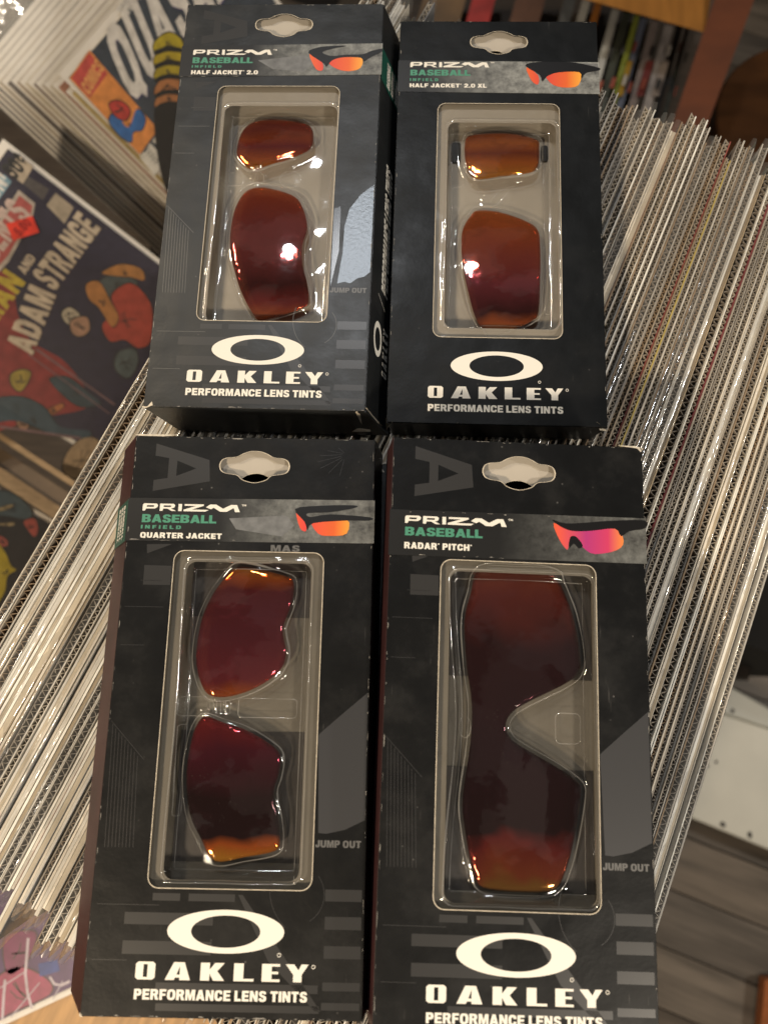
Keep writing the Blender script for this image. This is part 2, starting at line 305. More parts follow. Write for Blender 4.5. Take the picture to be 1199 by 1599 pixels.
GL = {
'A': (.95, [[(0,0),(.30,0),(.36,.17),(.60,.17),(.65,0),(.95,0),(.64,1),(.31,1)], [(.43,.38),(.53,.38),(.48,.62)]]),
'B': (.86, [[(0,0),(.58,0),(.80,.09),(.85,.28),(.80,.44),(.70,.52),(.80,.62),(.83,.76),(.78,.92),(.58,1),(0,1)], [(.30,.20),(.48,.20),(.54,.29),(.48,.39),(.30,.39)], [(.30,.61),(.46,.61),(.52,.70),(.46,.80),(.30,.80)]]),
'C': (.86, [[(.86,.36),(.80,.10),(.60,0),(.26,0),(.07,.12),(0,.32),(0,.68),(.07,.88),(.26,1),(.60,1),(.80,.90),(.86,.64),(.57,.62),(.53,.77),(.40,.79),(.32,.72),(.30,.50),(.32,.28),(.40,.21),(.53,.23),(.57,.38)]]),
'D': (.86, [[(0,0),(.52,0),(.76,.10),(.86,.34),(.86,.66),(.76,.90),(.52,1),(0,1)], [(.30,.22),(.44,.22),(.54,.32),(.54,.68),(.44,.78),(.30,.78)]]),
'E': (.76, [[(0,0),(.76,0),(.76,.22),(.30,.22),(.30,.40),(.70,.40),(.70,.61),(.30,.61),(.30,.78),(.75,.78),(.75,1),(0,1)]]),
'F': (.73, [[(0,0),(.30,0),(.30,.38),(.66,.38),(.66,.59),(.30,.59),(.30,.78),(.73,.78),(.73,1),(0,1)]]),
'H': (.86, [[(0,0),(.30,0),(.30,.38),(.56,.38),(.56,0),(.86,0),(.86,1),(.56,1),(.56,.62),(.30,.62),(.30,1),(0,1)]]),
'I': (.30, [[(0,0),(.30,0),(.30,1),(0,1)]]),
'J': (.72, [[(0,.30),(.06,.10),(.24,0),(.48,0),(.66,.10),(.72,.30),(.72,1),(.42,1),(.42,.30),(.36,.22),(.30,.24),(.28,.40),(0,.37)]]),
'K': (.92, [[(0,0),(.30,0),(.30,.28),(.40,.39),(.60,0),(.94,0),(.60,.58),(.90,1),(.55,1),(.30,.65),(.30,1),(0,1)]]),
'L': (.70, [[(0,0),(.70,0),(.70,.23),(.30,.23),(.30,1),(0,1)]]),
'M': (1.05, [[(0,0),(.26,0),(.26,.60),(.41,0),(.64,0),(.79,.60),(.79,0),(1.05,0),(1.05,1),(.68,1),(.525,.42),(.37,1),(0,1)]]),
'N': (.86, [[(0,0),(.28,0),(.28,.52),(.56,0),(.86,0),(.86,1),(.58,1),(.58,.48),(.30,1),(0,1)]]),
'O': (.90, [[(.26,0),(.64,0),(.83,.12),(.90,.34),(.90,.66),(.83,.88),(.64,1),(.26,1),(.07,.88),(0,.66),(0,.34),(.07,.12)], [(.40,.20),(.31,.30),(.30,.50),(.31,.70),(.40,.80),(.50,.80),(.59,.70),(.60,.50),(.59,.30),(.50,.20)]]),
'P': (.82, [[(0,0),(.30,0),(.30,.35),(.54,.35),(.76,.45),(.82,.67),(.76,.90),(.56,1),(0,1)], [(.30,.57),(.44,.57),(.51,.67),(.44,.79),(.30,.79)]]),
'Q': (.92, [[(.26,0),(.56,0),(.70,-.10),(.88,.02),(.80,.12),(.90,.34),(.90,.66),(.83,.88),(.64,1),(.26,1),(.07,.88),(0,.66),(0,.34),(.07,.12)], [(.40,.20),(.31,.30),(.30,.50),(.31,.70),(.40,.80),(.50,.80),(.59,.70),(.60,.50),(.59,.30),(.50,.20)]]),
'R': (.88, [[(0,0),(.30,0),(.30,.38),(.42,.38),(.56,0),(.90,0),(.70,.43),(.80,.55),(.84,.72),(.78,.91),(.58,1),(0,1)], [(.30,.58),(.46,.58),(.53,.68),(.46,.79),(.30,.79)]]),
'S': (.82, [[(0,.33),(.04,.12),(.22,0),(.60,0),(.78,.11),(.83,.31),(.77,.48),(.58,.58),(.36,.65),(.32,.72),(.38,.80),(.48,.80),(.52,.70),(.80,.71),(.75,.90),(.58,1),(.26,1),(.08,.90),(.02,.71),(.10,.52),(.30,.43),(.50,.36),(.53,.28),(.46,.20),(.36,.20),(.30,.34)]]),
'T': (.80, [[(.25,0),(.55,0),(.55,.77),(.80,.77),(.80,1),(0,1),(0,.77),(.25,.77)]]),
'U': (.86, [[(0,.38),(.06,.12),(.26,0),(.60,0),(.80,.12),(.86,.38),(.86,1),(.56,1),(.56,.36),(.50,.22),(.36,.22),(.30,.36),(.30,1),(0,1)]]),
'X': (.92, [[(0,0),(.33,0),(.46,.26),(.59,0),(.92,0),(.63,.52),(.90,1),(.58,1),(.46,.76),(.34,1),(.02,1),(.29,.52)]]),
'0': (.82, [[(.24,0),(.58,0),(.76,.14),(.82,.36),(.82,.64),(.76,.86),(.58,1),(.24,1),(.06,.86),(0,.64),(0,.36),(.06,.14)], [(.36,.20),(.30,.32),(.30,.68),(.36,.80),(.46,.80),(.52,.68),(.52,.32),(.46,.20)]]),
'2': (.80, [[(0,0),(.80,0),(.80,.23),(.42,.23),(.66,.42),(.78,.58),(.79,.76),(.70,.92),(.54,1),(.24,1),(.08,.90),(.01,.68),(.29,.65),(.33,.77),(.42,.79),(.49,.73),(.48,.62),(.32,.46),(.08,.26),(0,.12)]]),
'G': (.90, [[(.90,.54),(.90,.08),(.72,0),(.26,0),(.07,.12),(0,.32),(0,.68),(.07,.88),(.26,1),(.62,1),(.82,.88),(.87,.68),(.58,.64),(.54,.77),(.40,.79),(.32,.72),(.30,.50),(.32,.28),(.40,.21),(.56,.22),(.60,.34),(.46,.34),(.46,.54)]]),
'Y': (.90, [[(.30,0),(.60,0),(.60,.38),(.90,1),(.58,1),(.45,.66),(.32,1),(0,1),(.30,.38)]]),
'5': (.80, [[(0,.27),(.05,.10),(.22,0),(.58,0),(.76,.14),(.81,.34),(.76,.55),(.58,.66),(.34,.64),(.36,.78),(.75,.78),(.75,1),(.10,1),(.03,.44),(.29,.42),(.42,.46),(.50,.40),(.51,.28),(.44,.20),(.34,.21),(.30,.30)]]),
'!': (.30, [[(.04,.30),(.26,.30),(.30,1),(0,1)]]),
'\u00a2': (.62, [[(.62,.50),(.60,.36),(.46,.27),(.40,.27),(.40,.14),(.26,.14),(.26,.27),(.08,.36),(0,.55),(.06,.76),(.26,.85),(.26,.96),(.40,.96),(.40,.85),(.58,.76),(.61,.62),(.42,.60),(.36,.68),(.28,.66),(.24,.55),(.28,.44),(.36,.42),(.42,.50)]]),
'.': (.28, [[(0,0),(.28,0),(.28,.24),(0,.24)]]),
'\u00b0': (.26, [[(.04,.78),(.22,.78),(.26,.86),(.22,.96),(.04,.96),(0,.86)]]),
}
HV = {}
def heavy(body, gap=.10):
    """a word in heavy block capitals, fitted to the unit box"""
    if (body, gap) not in HV:
        x = 0; V, Fc = [], []; n = 0
        for ch in body:
            if ch == ' ': x += .34; continue
            w, lp = GL[ch]; v, f = shape(lp); v[:, 0] += x; V.append(v); Fc += [tuple(i + n for i in q) for q in f]; n += len(v); x += w + gap
        v = np.vstack(V); v[:, 0] /= x - gap; HV[(body, gap)] = (v, Fc)
    v, f = HV[(body, gap)]; return v.copy(), f
PZ = [[[(0,0),(.026,0),(.036,.30),(.125,.30),(.150,.50),(.156,.80),(.140,1),(.012,1),(0,.80)][::1], [(.040,.52),(.112,.52),(.118,.76),(.042,.76)]],
      [[(.176,0),(.205,0),(.212,.32),(.255,.32),(.300,0),(.345,0),(.292,.34),(.325,.48),(.332,.82),(.314,1),(.176,1)], [(.214,.54),(.288,.54),(.294,.77),(.214,.77)]],
      [[(.366,0),(.402,0),(.402,1),(.366,1)]],
      [[(.428,1),(.625,1),(.625,.80),(.505,.25),(.680,.25),(.645,0),(.420,0),(.420,.22),(.548,.76),(.428,.76)]],
      [[(.648,.60),(.690,1),(.752,1),(.825,.44),(.905,1),(.966,1),(1.0,0),(.950,0),(.934,.56),(.862,.02),(.796,.02),(.728,.56),(.700,.34)]]]
PRIZM = join_shapes(PZ)
def fit(vf, x0, y0, x1, y1, z=0.0, slant=0.0):
    """unit shape -> design box with y pointing down; returned in local y-up mm"""
    v, f = vf; w = np.zeros_like(v)
    w[:, 0] = x0 + v[:, 0] * (x1 - x0) + slant * v[:, 1]; w[:, 1] = y1 + v[:, 1] * (y0 - y1)
    return dsgn(w[:, 0], w[:, 1], z), f
W, H = 80.0, 172.76
def dsgn(x, y, z=0.0):
    x = np.asarray(x, float); y = np.asarray(y, float)
    return np.stack([x - W/2, H/2 - y, np.full_like(x, z)], 1)
def flat(loops, z=0.0):
    v, f = shape(loops); return dsgn(v[:, 0], v[:, 1], z), f
def strip(pts, w):
    p = np.array(pts, float); n = []
    for i in range(len(p)):
        d = p[min(i+1, len(p)-1)] - p[max(i-1, 0)]; d /= np.linalg.norm(d) + 1e-9; n.append((-d[1], d[0]))
    n = np.array(n); return [tuple(q) for q in p + n*w/2] + [tuple(q) for q in (p - n*w/2)[::-1]]

# ------------------------------------------------------------------ lens outlines (box design mm, y down)
LENS = {
'1u': [(24.4,62.0),(25.2,67.7),(30.8,72.8),(38.4,70.5),(46.4,67.6),(53.0,63.4),(54.3,59.2),(53.4,54.2),(50.0,51.9),(38.9,50.6),(30.6,51.4),(26.2,55.1)],
'1l': [(29.2,81.0),(26.0,87.1),(24.8,94.1),(24.7,102.1),(25.6,109.6),(28.0,117.3),(31.3,125.8),(36.8,134.7),(40.4,135.6),(54.4,130.4),(56.3,126.4),(55.2,119.7),(53.3,113.1),(52.8,105.3),(54.2,97.4),(51.8,88.9),(48.4,83.9),(40.9,80.9),(34.5,79.6)],
'2u': [(27.7,51.5),(30.7,49.5),(44.6,49.1),(55.8,51.2),(57.0,55.1),(56.5,62.9),(53.1,66.3),(41.2,68.4),(32.7,69.3),(29.2,66.6),(27.4,59.3)],
'2l': [(30.3,84.7),(32.8,82.4),(41.2,83.2),(53.0,87.7),(56.5,91.4),(57.1,97.4),(57.1,107.5),(56.3,125.5),(54.0,129.1),(47.9,132.7),(41.4,136.0),(37.5,136.6),(32.4,128.6),(29.4,117.9),(27.1,106.1),(26.6,95.1),(27.6,89.5)],
'3u': [(30.7,48.4),(34.4,43.8),(39.8,43.2),(51.5,45.8),(54.3,48.0),(53.9,55.1),(51.6,63.0),(53.0,70.4),(51.2,76.0),(44.6,81.1),(36.2,84.2),(29.7,84.1),(26.4,80.2),(24.4,72.4),(25.1,61.7),(27.6,53.8)],
'3l': [(28.9,90.5),(34.1,92.1),(41.9,94.4),(49.8,98.7),(52.7,101.9),(52.4,107.5),(51.3,111.5),(51.7,115.4),(53.0,120.1),(53.7,126.2),(52.3,129.3),(43.3,131.1),(34.4,132.3),(29.8,125.9),(26.0,119.0),(24.1,108.0),(24.8,97.5),(26.5,92.2)],
'4': [(28.8,41.0),(40.4,40.3),(52.0,41.3),(56.9,49.4),(59.3,57.4),(60.7,66.5),(60.3,70.8),(56.7,74.5),(43.7,81.1),(38.9,84.4),(37.2,88.3),(39.0,92.0),(43.7,94.9),(53.2,99.9),(59.5,104.1),(60.4,107.8),(58.6,118.2),(56.1,127.7),(52.2,134.2),(42.2,135.2),(31.5,134.5),(28.4,130.0),(25.5,117.8),(24.8,109.0),(26.7,94.0),(27.0,82.0),(25.4,71.0),(24.5,57.2),(26.4,48.1)],
}
def sdf(P, poly):
    """signed distance, negative inside"""
    q = np.array(poly); a = q; b = np.roll(q, -1, 0)
    best = np.full(len(P), 1e9); ins = np.zeros(len(P), bool)
    for (ax, ay), (bx, by) in zip(a, b):
        ex, ey = bx - ax, by - ay; px, py = P[:, 0] - ax, P[:, 1] - ay
        t = np.clip((px*ex + py*ey) / (ex*ex + ey*ey + 1e-12), 0, 1)
        best = np.minimum(best, (px - t*ex)**2 + (py - t*ey)**2)
        c = ((ay > P[:, 1]) != (by > P[:, 1]))
        with np.errstate(divide='ignore', invalid='ignore'):
            xi = ax + (P[:, 1] - ay) / (by - ay) * ex if by != ay else np.full(len(P), 1e9)
        ins ^= c & (P[:, 0] < xi)
    d = np.sqrt(best); d[ins] *= -1; return d
def sm(x, a, b):
    t = np.clip((x - a) / (b - a), 0, 1); return t*t*(3 - 2*t)
def lens_z(key, x, y):
    q = np.array(LENS[key]); lo, hi = q.min(0), q.max(0); c = (lo + hi) / 2
    top = -3.2
    rx, ry = (120., 190.) if key != '4' else (95., 650.)
    return top - (x - c[0])**2 / (2*rx) - (y - c[1])**2 / (2*ry)
def make_lens(key, Mw, mat, label, thick=1.3):
    loop = smooth_loop(LENS[key], 4); n = len(loop)
    q = np.array(loop); lo, hi = q.min(0), q.max(0); c = (lo + hi) / 2
    g = np.array([(x, y) for x in np.arange(lo[0], hi[0], 1.1) for y in np.arange(lo[1], hi[1], 1.1)])
    d = sdf(g, loop); inner = [tuple(p) for p in g[d < -.55]]
    vs = [Vector(p) for p in loop + inner]
    r = geometry.delaunay_2d_cdt(vs, [(i, (i+1) % n) for i in range(n)], [], 1, 1e-5)
    v2 = np.array([tuple(p) for p in r[0]]); z = lens_z(key, v2[:, 0], v2[:, 1])
    dd = sdf(v2, loop); z = z - .35 * (1 - sm(-dd, 0, .7))           # ground, rounded rim
    v = dsgn(v2[:, 0] - 0, v2[:, 1]); v[:, 2] = z
    co = dsgn([c[0]], [c[1]])[0]
    v[:, :2] -= co[:2]
    me = mesh_mm('lens', v, [tuple(reversed(f)) for f in r[2]], True)
    bm = bmesh.new(); bm.from_mesh(me); bmesh.ops.recalc_face_normals(bm, faces=bm.faces)
    if sum(f.normal.z for f in bm.faces) < 0: bmesh.ops.reverse_faces(bm, faces=bm.faces)
    bm.to_mesh(me); bm.free()
    o = obj('sunglasses_lens', me, mat)
    o.matrix_world = Mw @ Matrix.Translation((co[0]*U, co[1]*U, 0))
    s = o.modifiers.new('thickness', 'SOLIDIFY'); s.thickness = thick * U; s.offset = -1
    return tag(o, label, 'lens')
def make_tray(Mw, keys, rect, t, label, group, waist=0.0, bridge=None, tabs=()):
    x0, y0, x1, y1 = 14.0, 37.0, 66.0, 141.0
    nx, ny = 122, 236
    rx0, ry0, rx1, ry1 = rect; base = -1.6; loops = {k: smooth_loop(LENS[k], 3) for k in keys}
    def surf(P):
        side = waist * np.exp(-((P[:, 1] - 88) / 26)**2)
        cx, cy = (rx0 + rx1)/2, (ry0 + ry1)/2; qx = np.abs(P[:, 0] - cx) - (rx1 - rx0)/2 + 3 + np.where(P[:, 0] < cx, side, 0); qy = np.abs(P[:, 1] - cy) - (ry1 - ry0)/2 + 3
        dr = np.hypot(np.maximum(qx, 0), np.maximum(qy, 0)) + np.minimum(np.maximum(qx, qy), 0) - 3
        z = base + (-6.4 - base) * (1 - sm(dr, -2.2, .2))
        z += 0.5 * np.exp(-((dr - .5) / .45)**2)                      # pressed rib on the rim
        z += 0.14 * np.sin(P[:, 1] * .37) * np.sin(P[:, 0] * .29 + 1) + .10*np.sin(P[:, 1]*.21 + P[:, 0]*.33 + 2)
        for k in keys:
            d = sdf(P, loops[k]); dome = lens_z(k, P[:, 0], P[:, 1]) + .75
            w = 1 - sm(d, .5, 2.2); z = np.where(w > 0, np.maximum(z, z + (dome - z) * w), z)
            z += .45 * np.exp(-((d - 1.5) / .38)**2) * (1 - sm(dr, -1.5, 0))     # bead around each lens
        if bridge is not None:
            for bx, by in bridge: z += 1.6 * np.exp(-(((P[:, 0] - bx) / 1.6)**2 + ((P[:, 1] - by) / 2.6)**2))
        return np.minimum(z, -.75)
    gx, gy = np.meshgrid(np.linspace(x0, x1, nx), np.linspace(y0, y1, ny)); P = np.stack([gx.ravel(), gy.ravel()], 1)
    z = surf(P)
    v = dsgn(P[:, 0], P[:, 1]); v[:, 2] = z
    f = [(j*nx+i, (j+1)*nx+i, (j+1)*nx+i+1, j*nx+i+1) for j in range(ny-1) for i in range(nx-1)]
    o = obj('blister_tray', mesh_mm('blister_tray', v, f, True), MAT['tray_film']); o.matrix_world = Mw
    # hazy strips on the pressed beads; the whitish haze paints their bright edge light
    def bead(loop, off, w, seed, lift=.12):
        q = np.array(loop, float); n = len(q); r = np.random.default_rng(seed)
        tg = np.roll(q, -1, 0) - np.roll(q, 1, 0); tg /= np.linalg.norm(tg, axis=1)[:, None] + 1e-9
        area_ = np.sum(q[:, 0]*np.roll(q[:, 1], -1) - np.roll(q[:, 0], -1)*q[:, 1]); nn = np.stack([tg[:, 1], -tg[:, 0]], 1) * (1 if area_ > 0 else -1)
        wv = w * np.clip(.75 + .9*np.convolve(r.normal(0, 1, n + 8), np.ones(9)/9, 'valid'), .25, 1.6)
        a = q + nn*(off - wv[:, None]/2); b = q + nn*(off + wv[:, None]/2)
        va = dsgn(a[:, 0], a[:, 1]); va[:, 2] = surf(a) + lift; vb = dsgn(b[:, 0], b[:, 1]); vb[:, 2] = surf(b) + lift; vm = (va + vb)/2; vm[:, 2] += w*.45
        V = np.vstack([va, vm, vb]); F_ = []
        for i in range(n):
            k2 = (i + 1) % n; F_ += [(i, k2, n + k2, n + i), (n + i, n + k2, 2*n + k2, 2*n + i)]
        obj('pressed_bead', mesh_mm('pressed_bead', V, F_, True), MAT['bead_film'], o)
    for i, k in enumerate(keys): bead(smooth_loop(LENS[k], 5), 1.15, .42, 7*i + int(t*10))
    rr = rrect(rx0, ry0, rx1, ry1, 3.0, 6); dense = []
    for i in range(len(rr)):
        a, b = np.array(rr[i]), np.array(rr[(i + 1) % len(rr)]); m = max(1, int(np.linalg.norm(b - a)/2.5))
        for kk in range(m):
            q = a + (b - a)*kk/m; q[0] += (waist*math.exp(-((q[1] - 88)/26)**2) if q[0] < 40 else 0); dense.append(tuple(q))
    for i, lp in enumerate(tabs):
        q = []
        for a, b in zip(lp, lp[1:] + lp[:1]):
            m = max(1, int(math.dist(a, b)/.8)); q += [(a[0] + (b[0] - a[0])*kk/m, a[1] + (b[1] - a[1])*kk/m) for kk in range(m)]
        bead(q, 0, .22, 90 + i)
    bead(dense, .2, .34, int(t*3)); bead(dense, -2.3, .30, int(t*5))
    return tag(o, label, 'tray', group)

# ------------------------------------------------------------------ the boxes
def rotv(w):
    th = np.linalg.norm(w) + 1e-12; k = np.array(w) / th
    K = np.array([[0, -k[2], k[1]], [k[2], 0, -k[0]], [-k[1], k[0], 0]])
    return np.eye(3) + math.sin(th)*K + (1 - math.cos(th))*(K @ K)
def box_matrix(a, X, Y, D, tx, ty):
    R = S3 @ rotv((tx, ty, 0)) @ rotv((0, 0, a)) @ S3
    m = Matrix(R.tolist()).to_4x4(); m.translation = (X*U, -Y*U, (D0 - D)*U); return m
HOLE = smooth_loop([(28.8,10.0),(29.5,8.1),(31.4,7.3),(34.2,7.0),(36.2,5.9),(38.3,5.1),(40.3,4.9),(42.3,5.1),(44.4,5.9),(46.4,7.0),(49.2,7.3),(51.0,8.1),(51.7,10.0),(51.0,11.9),(49.2,12.7),(46.0,13.2),(44.4,14.6),(42.3,15.4),(40.3,15.7),(38.3,15.4),(36.2,14.6),(34.6,13.2),(31.4,12.7),(29.5,11.9)], 3)
WIN = rrect(16.2, 38.8, 64.2, 138.8, 3.2)
def quad_map(quad, v2, off):
    """u,v in 0..1 -> bilinear on quad (list of 4 local points), lifted along the normal"""
    a, b, c, d = [np.array(q, float) for q in quad]
    n = np.cross(b - a, d - a); n /= np.linalg.norm(n)
    u = v2[:, 0:1]; w = v2[:, 1:2]
    return (1-u)*(1-w)*a + u*(1-w)*b + u*w*c + (1-u)*w*d + n*off
def carton(name, pose, t, back, label, mat, group, insert, rect=None, window=True, side_mat=None, hole_kind=None):
    """back = how far the rear panel reaches past the front one: left, right, top, bottom (mm)"""
    Mw = box_matrix(*pose)
    root = thing(name, label, 'box', Mw @ Matrix.Translation((0, 0, -t*U)), group)
    up = Matrix.Translation((0, 0, t*U))
    def put(nm, vf, m, parent=root, smooth=False):
        o = obj(nm, mesh_mm(nm, vf[0], vf[1], smooth), m, root, up)
        if parent is not root: o.parent = parent; o.matrix_basis = Matrix()
        return o
    outline = rrect(0.15, 0.15, W - .15, H - .15, .9, 4)
    v, f = shape([outline, WIN, HOLE] if window else [outline], .12, .12)
    front = put('front_panel', (dsgn(v[:, 0], v[:, 1]) + np.stack([0*v[:, 0], 0*v[:, 0], v[:, 2] - .24], 1), f), mat)
    l, r, tp, bt = back; zf = -.5
    fr = [(0, H), (W, H), (W, 0), (0, 0)]; bk = [(-l, H + bt), (W + r, H + bt), (W + r, -tp), (-l, -tp)]
    P = lambda q, z, s=0.0: tuple(dsgn([q[0] + s*(W/2 - q[0])/W*2], [q[1] + s*(H/2 - q[1])/H*2], z)[0])
    quads = {}
    for nm, i, j in (('end_panel', 0, 1), ('side_panel', 1, 2), ('end_panel', 2, 3), ('side_panel', 3, 0)):
        o8 = [P(fr[i], zf), P(fr[j], zf), P(bk[j], -t), P(bk[i], -t), P(fr[i], zf, .5), P(fr[j], zf, .5), P(bk[j], -t, .5), P(bk[i], -t, .5)]
        me = hexa(nm, o8); me.materials.append(side_mat if side_mat and i == 3 else mat); me.materials.append(MAT['inner_cream']); me.polygons[1].material_index = 1
        o = obj(nm, me, None, root, up); quads[i] = o8[:4]
    bkm = hexa('back_panel', [P(bk[0], -t+.02), P(bk[1], -t+.02), P(bk[2], -t+.02), P(bk[3], -t+.02)] + [P(q, -t + .5, .6) for q in bk])
    bkm.materials.append(mat); bkm.materials.append(MAT['inner_cream']); bkm.polygons[1].material_index = 1
    obj('back_panel', bkm, None, root, up)
    if not window: return root, Mw, put, quads, front
    put('insert_card', (np.vstack([dsgn([12, 68, 68, 12], [36, 36, 142, 142], -8.6)]), [(0, 3, 2, 1)]), MAT['insert_frame_dim'] if insert is MAT['insert_dark'] else MAT['insert_pale'])
    rx0, ry0, rx1, ry1 = rect
    put('insert_frame', flat([rrect(11, 35.5, 69, 142, 1), rrect(rx0 + .4, ry0 + .4, rx1 - .4, ry1 - .4, 3)], -2.0), MAT['insert_frame_dim'] if insert is MAT['insert_dark'] else MAT['insert_frame'])
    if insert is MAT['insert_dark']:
        for ya, yb in (((ry0 - 1, 59), (95, ry1 - 4)) if hole_kind == 'c' else ((ry0 - 1, 74), (101, ry1 - 2))):  # pale gap between the dark cards paints a ceiling reflection on the plastic
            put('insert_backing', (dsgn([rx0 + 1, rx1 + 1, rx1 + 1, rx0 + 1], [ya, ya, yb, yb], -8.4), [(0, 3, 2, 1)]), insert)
    lobe = {'a': (40.2, 17.2, 6.2), 'b': (39.0, 15.4, 4.0), 'c': (40.6, 16.8, 6.0)}.get(hole_kind)
    hl_ = [[(24, 2), (56, 2), (56, 19), (24, 19)]] + ([ellipse(lobe[0], lobe[1], lobe[2], lobe[2]*.8, 32)] if lobe else [])
    hc_ = put('header_card', flat(hl_, -2.2), MAT['inner_cream'])
    if lobe: put('inner_hole_rim', flat([ellipse(lobe[0], lobe[1], lobe[2] + .18, lobe[2]*.8 + .18, 32), ellipse(lobe[0], lobe[1], lobe[2], lobe[2]*.8, 32)], -2.12), MAT['paper_edge'], hc_)
    put('header_back', (dsgn([22, 58, 58, 22], [1, 1, 20, 20], -7.5), [(0, 3, 2, 1)]), MAT['inner_cream'] if hole_kind == 'b' else mat)
    rim = put('window_rim', flat([rrect(16.02, 38.62, 64.38, 138.98, 3.35), rrect(16.25, 38.85, 64.15, 138.75, 3.15)], .03), MAT['paper_edge'], front)
    hl = np.array(HOLE); hc = np.array([40.25, 10.2])
    put('hole_rim', flat([[tuple(hc + (q - hc)*1.022) for q in hl], [tuple(hc + (q - hc)*.99) for q in hl]], .03), MAT['paper_edge'], front)
    # printed maker's mark
    put('logo', flat([ellipse(39.9, 150.1, 16.9, 5.75), ellipse(39.9, 150.1, 10.0, 4.25)], .05), MAT['ink_white'])
    put('lettering', fit(OAKLEY, 14.8, 158.3, 64.2, 162.9, .05), MAT['ink_white'])
    put('lettering', fit(heavy('PERFORMANCE LENS TINTS'), 14.9, 165.3, 64.1, 168.0, .05), MAT['ink_white'])
    for cx, cy in ((55.6, 156.0), (65.6, 158.9)):
        put('registered_mark', flat([ellipse(cx, cy, .55, .55, 16), ellipse(cx, cy, .38, .38, 16)], .05), MAT['ink_white'])
    return root, Mw, put, quads, front
def band(put, y0, y1, lines, right, quads, mat, side=None, slope=0.0, up=0.0):
    """printed paper sleeve round the top of the box"""
    a, b = -.25, W + .25
    b8 = [tuple(q) for q in np.vstack([dsgn([a, b, b, a], [y1, y1 + slope, y0 + slope, y0], .05), dsgn([a, b, b, a], [y1, y1 + slope, y0 + slope, y0], .16)])]
    bd = put('label_band', (np.array(b8), BOXF), mat)
    Z = .20
    put('lettering', fit(PRIZM, 4.6, y0 + 1.8 - up, 36.4, y0 + 4.2 - up, Z), MAT['ink_white'], bd)
    put('trade_mark', fit(text('TM', .02), 36.8, y0 + 1.6 - up, 38.3, y0 + 2.2 - up, Z), MAT['ink_white'], bd)
    put('lettering', fit(heavy('BASEBALL', .06), 4.7, y0 + 5.4 - up, 28.9, y0 + 8.1 - up, Z), MAT['ink_green'], bd)
    for body, yy0, yy1, xx1, ink, bold, sp in lines:
        put('lettering', fit(heavy(body, .11 if sp < 1.2 else .42), 4.6, y0 + yy0, xx1, y0 + yy1, Z), MAT[ink], bd)
    for nm, m, pts in right:
        put(nm, flat([smooth_loop(pts, 3) if nm != 'pale_patch' else pts], Z + {'pale_patch': 0, 'printed_lens': .03, 'printed_frame': .06}.get(nm, 0)), m, bd)
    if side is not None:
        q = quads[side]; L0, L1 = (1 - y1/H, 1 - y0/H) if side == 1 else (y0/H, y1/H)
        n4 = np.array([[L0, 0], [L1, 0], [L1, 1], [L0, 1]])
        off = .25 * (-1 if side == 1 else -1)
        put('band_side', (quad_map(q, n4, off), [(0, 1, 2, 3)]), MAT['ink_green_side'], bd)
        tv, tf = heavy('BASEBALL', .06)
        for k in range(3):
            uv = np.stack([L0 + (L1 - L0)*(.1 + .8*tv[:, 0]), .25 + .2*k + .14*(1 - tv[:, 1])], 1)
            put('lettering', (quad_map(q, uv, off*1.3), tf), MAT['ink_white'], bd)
    return bd
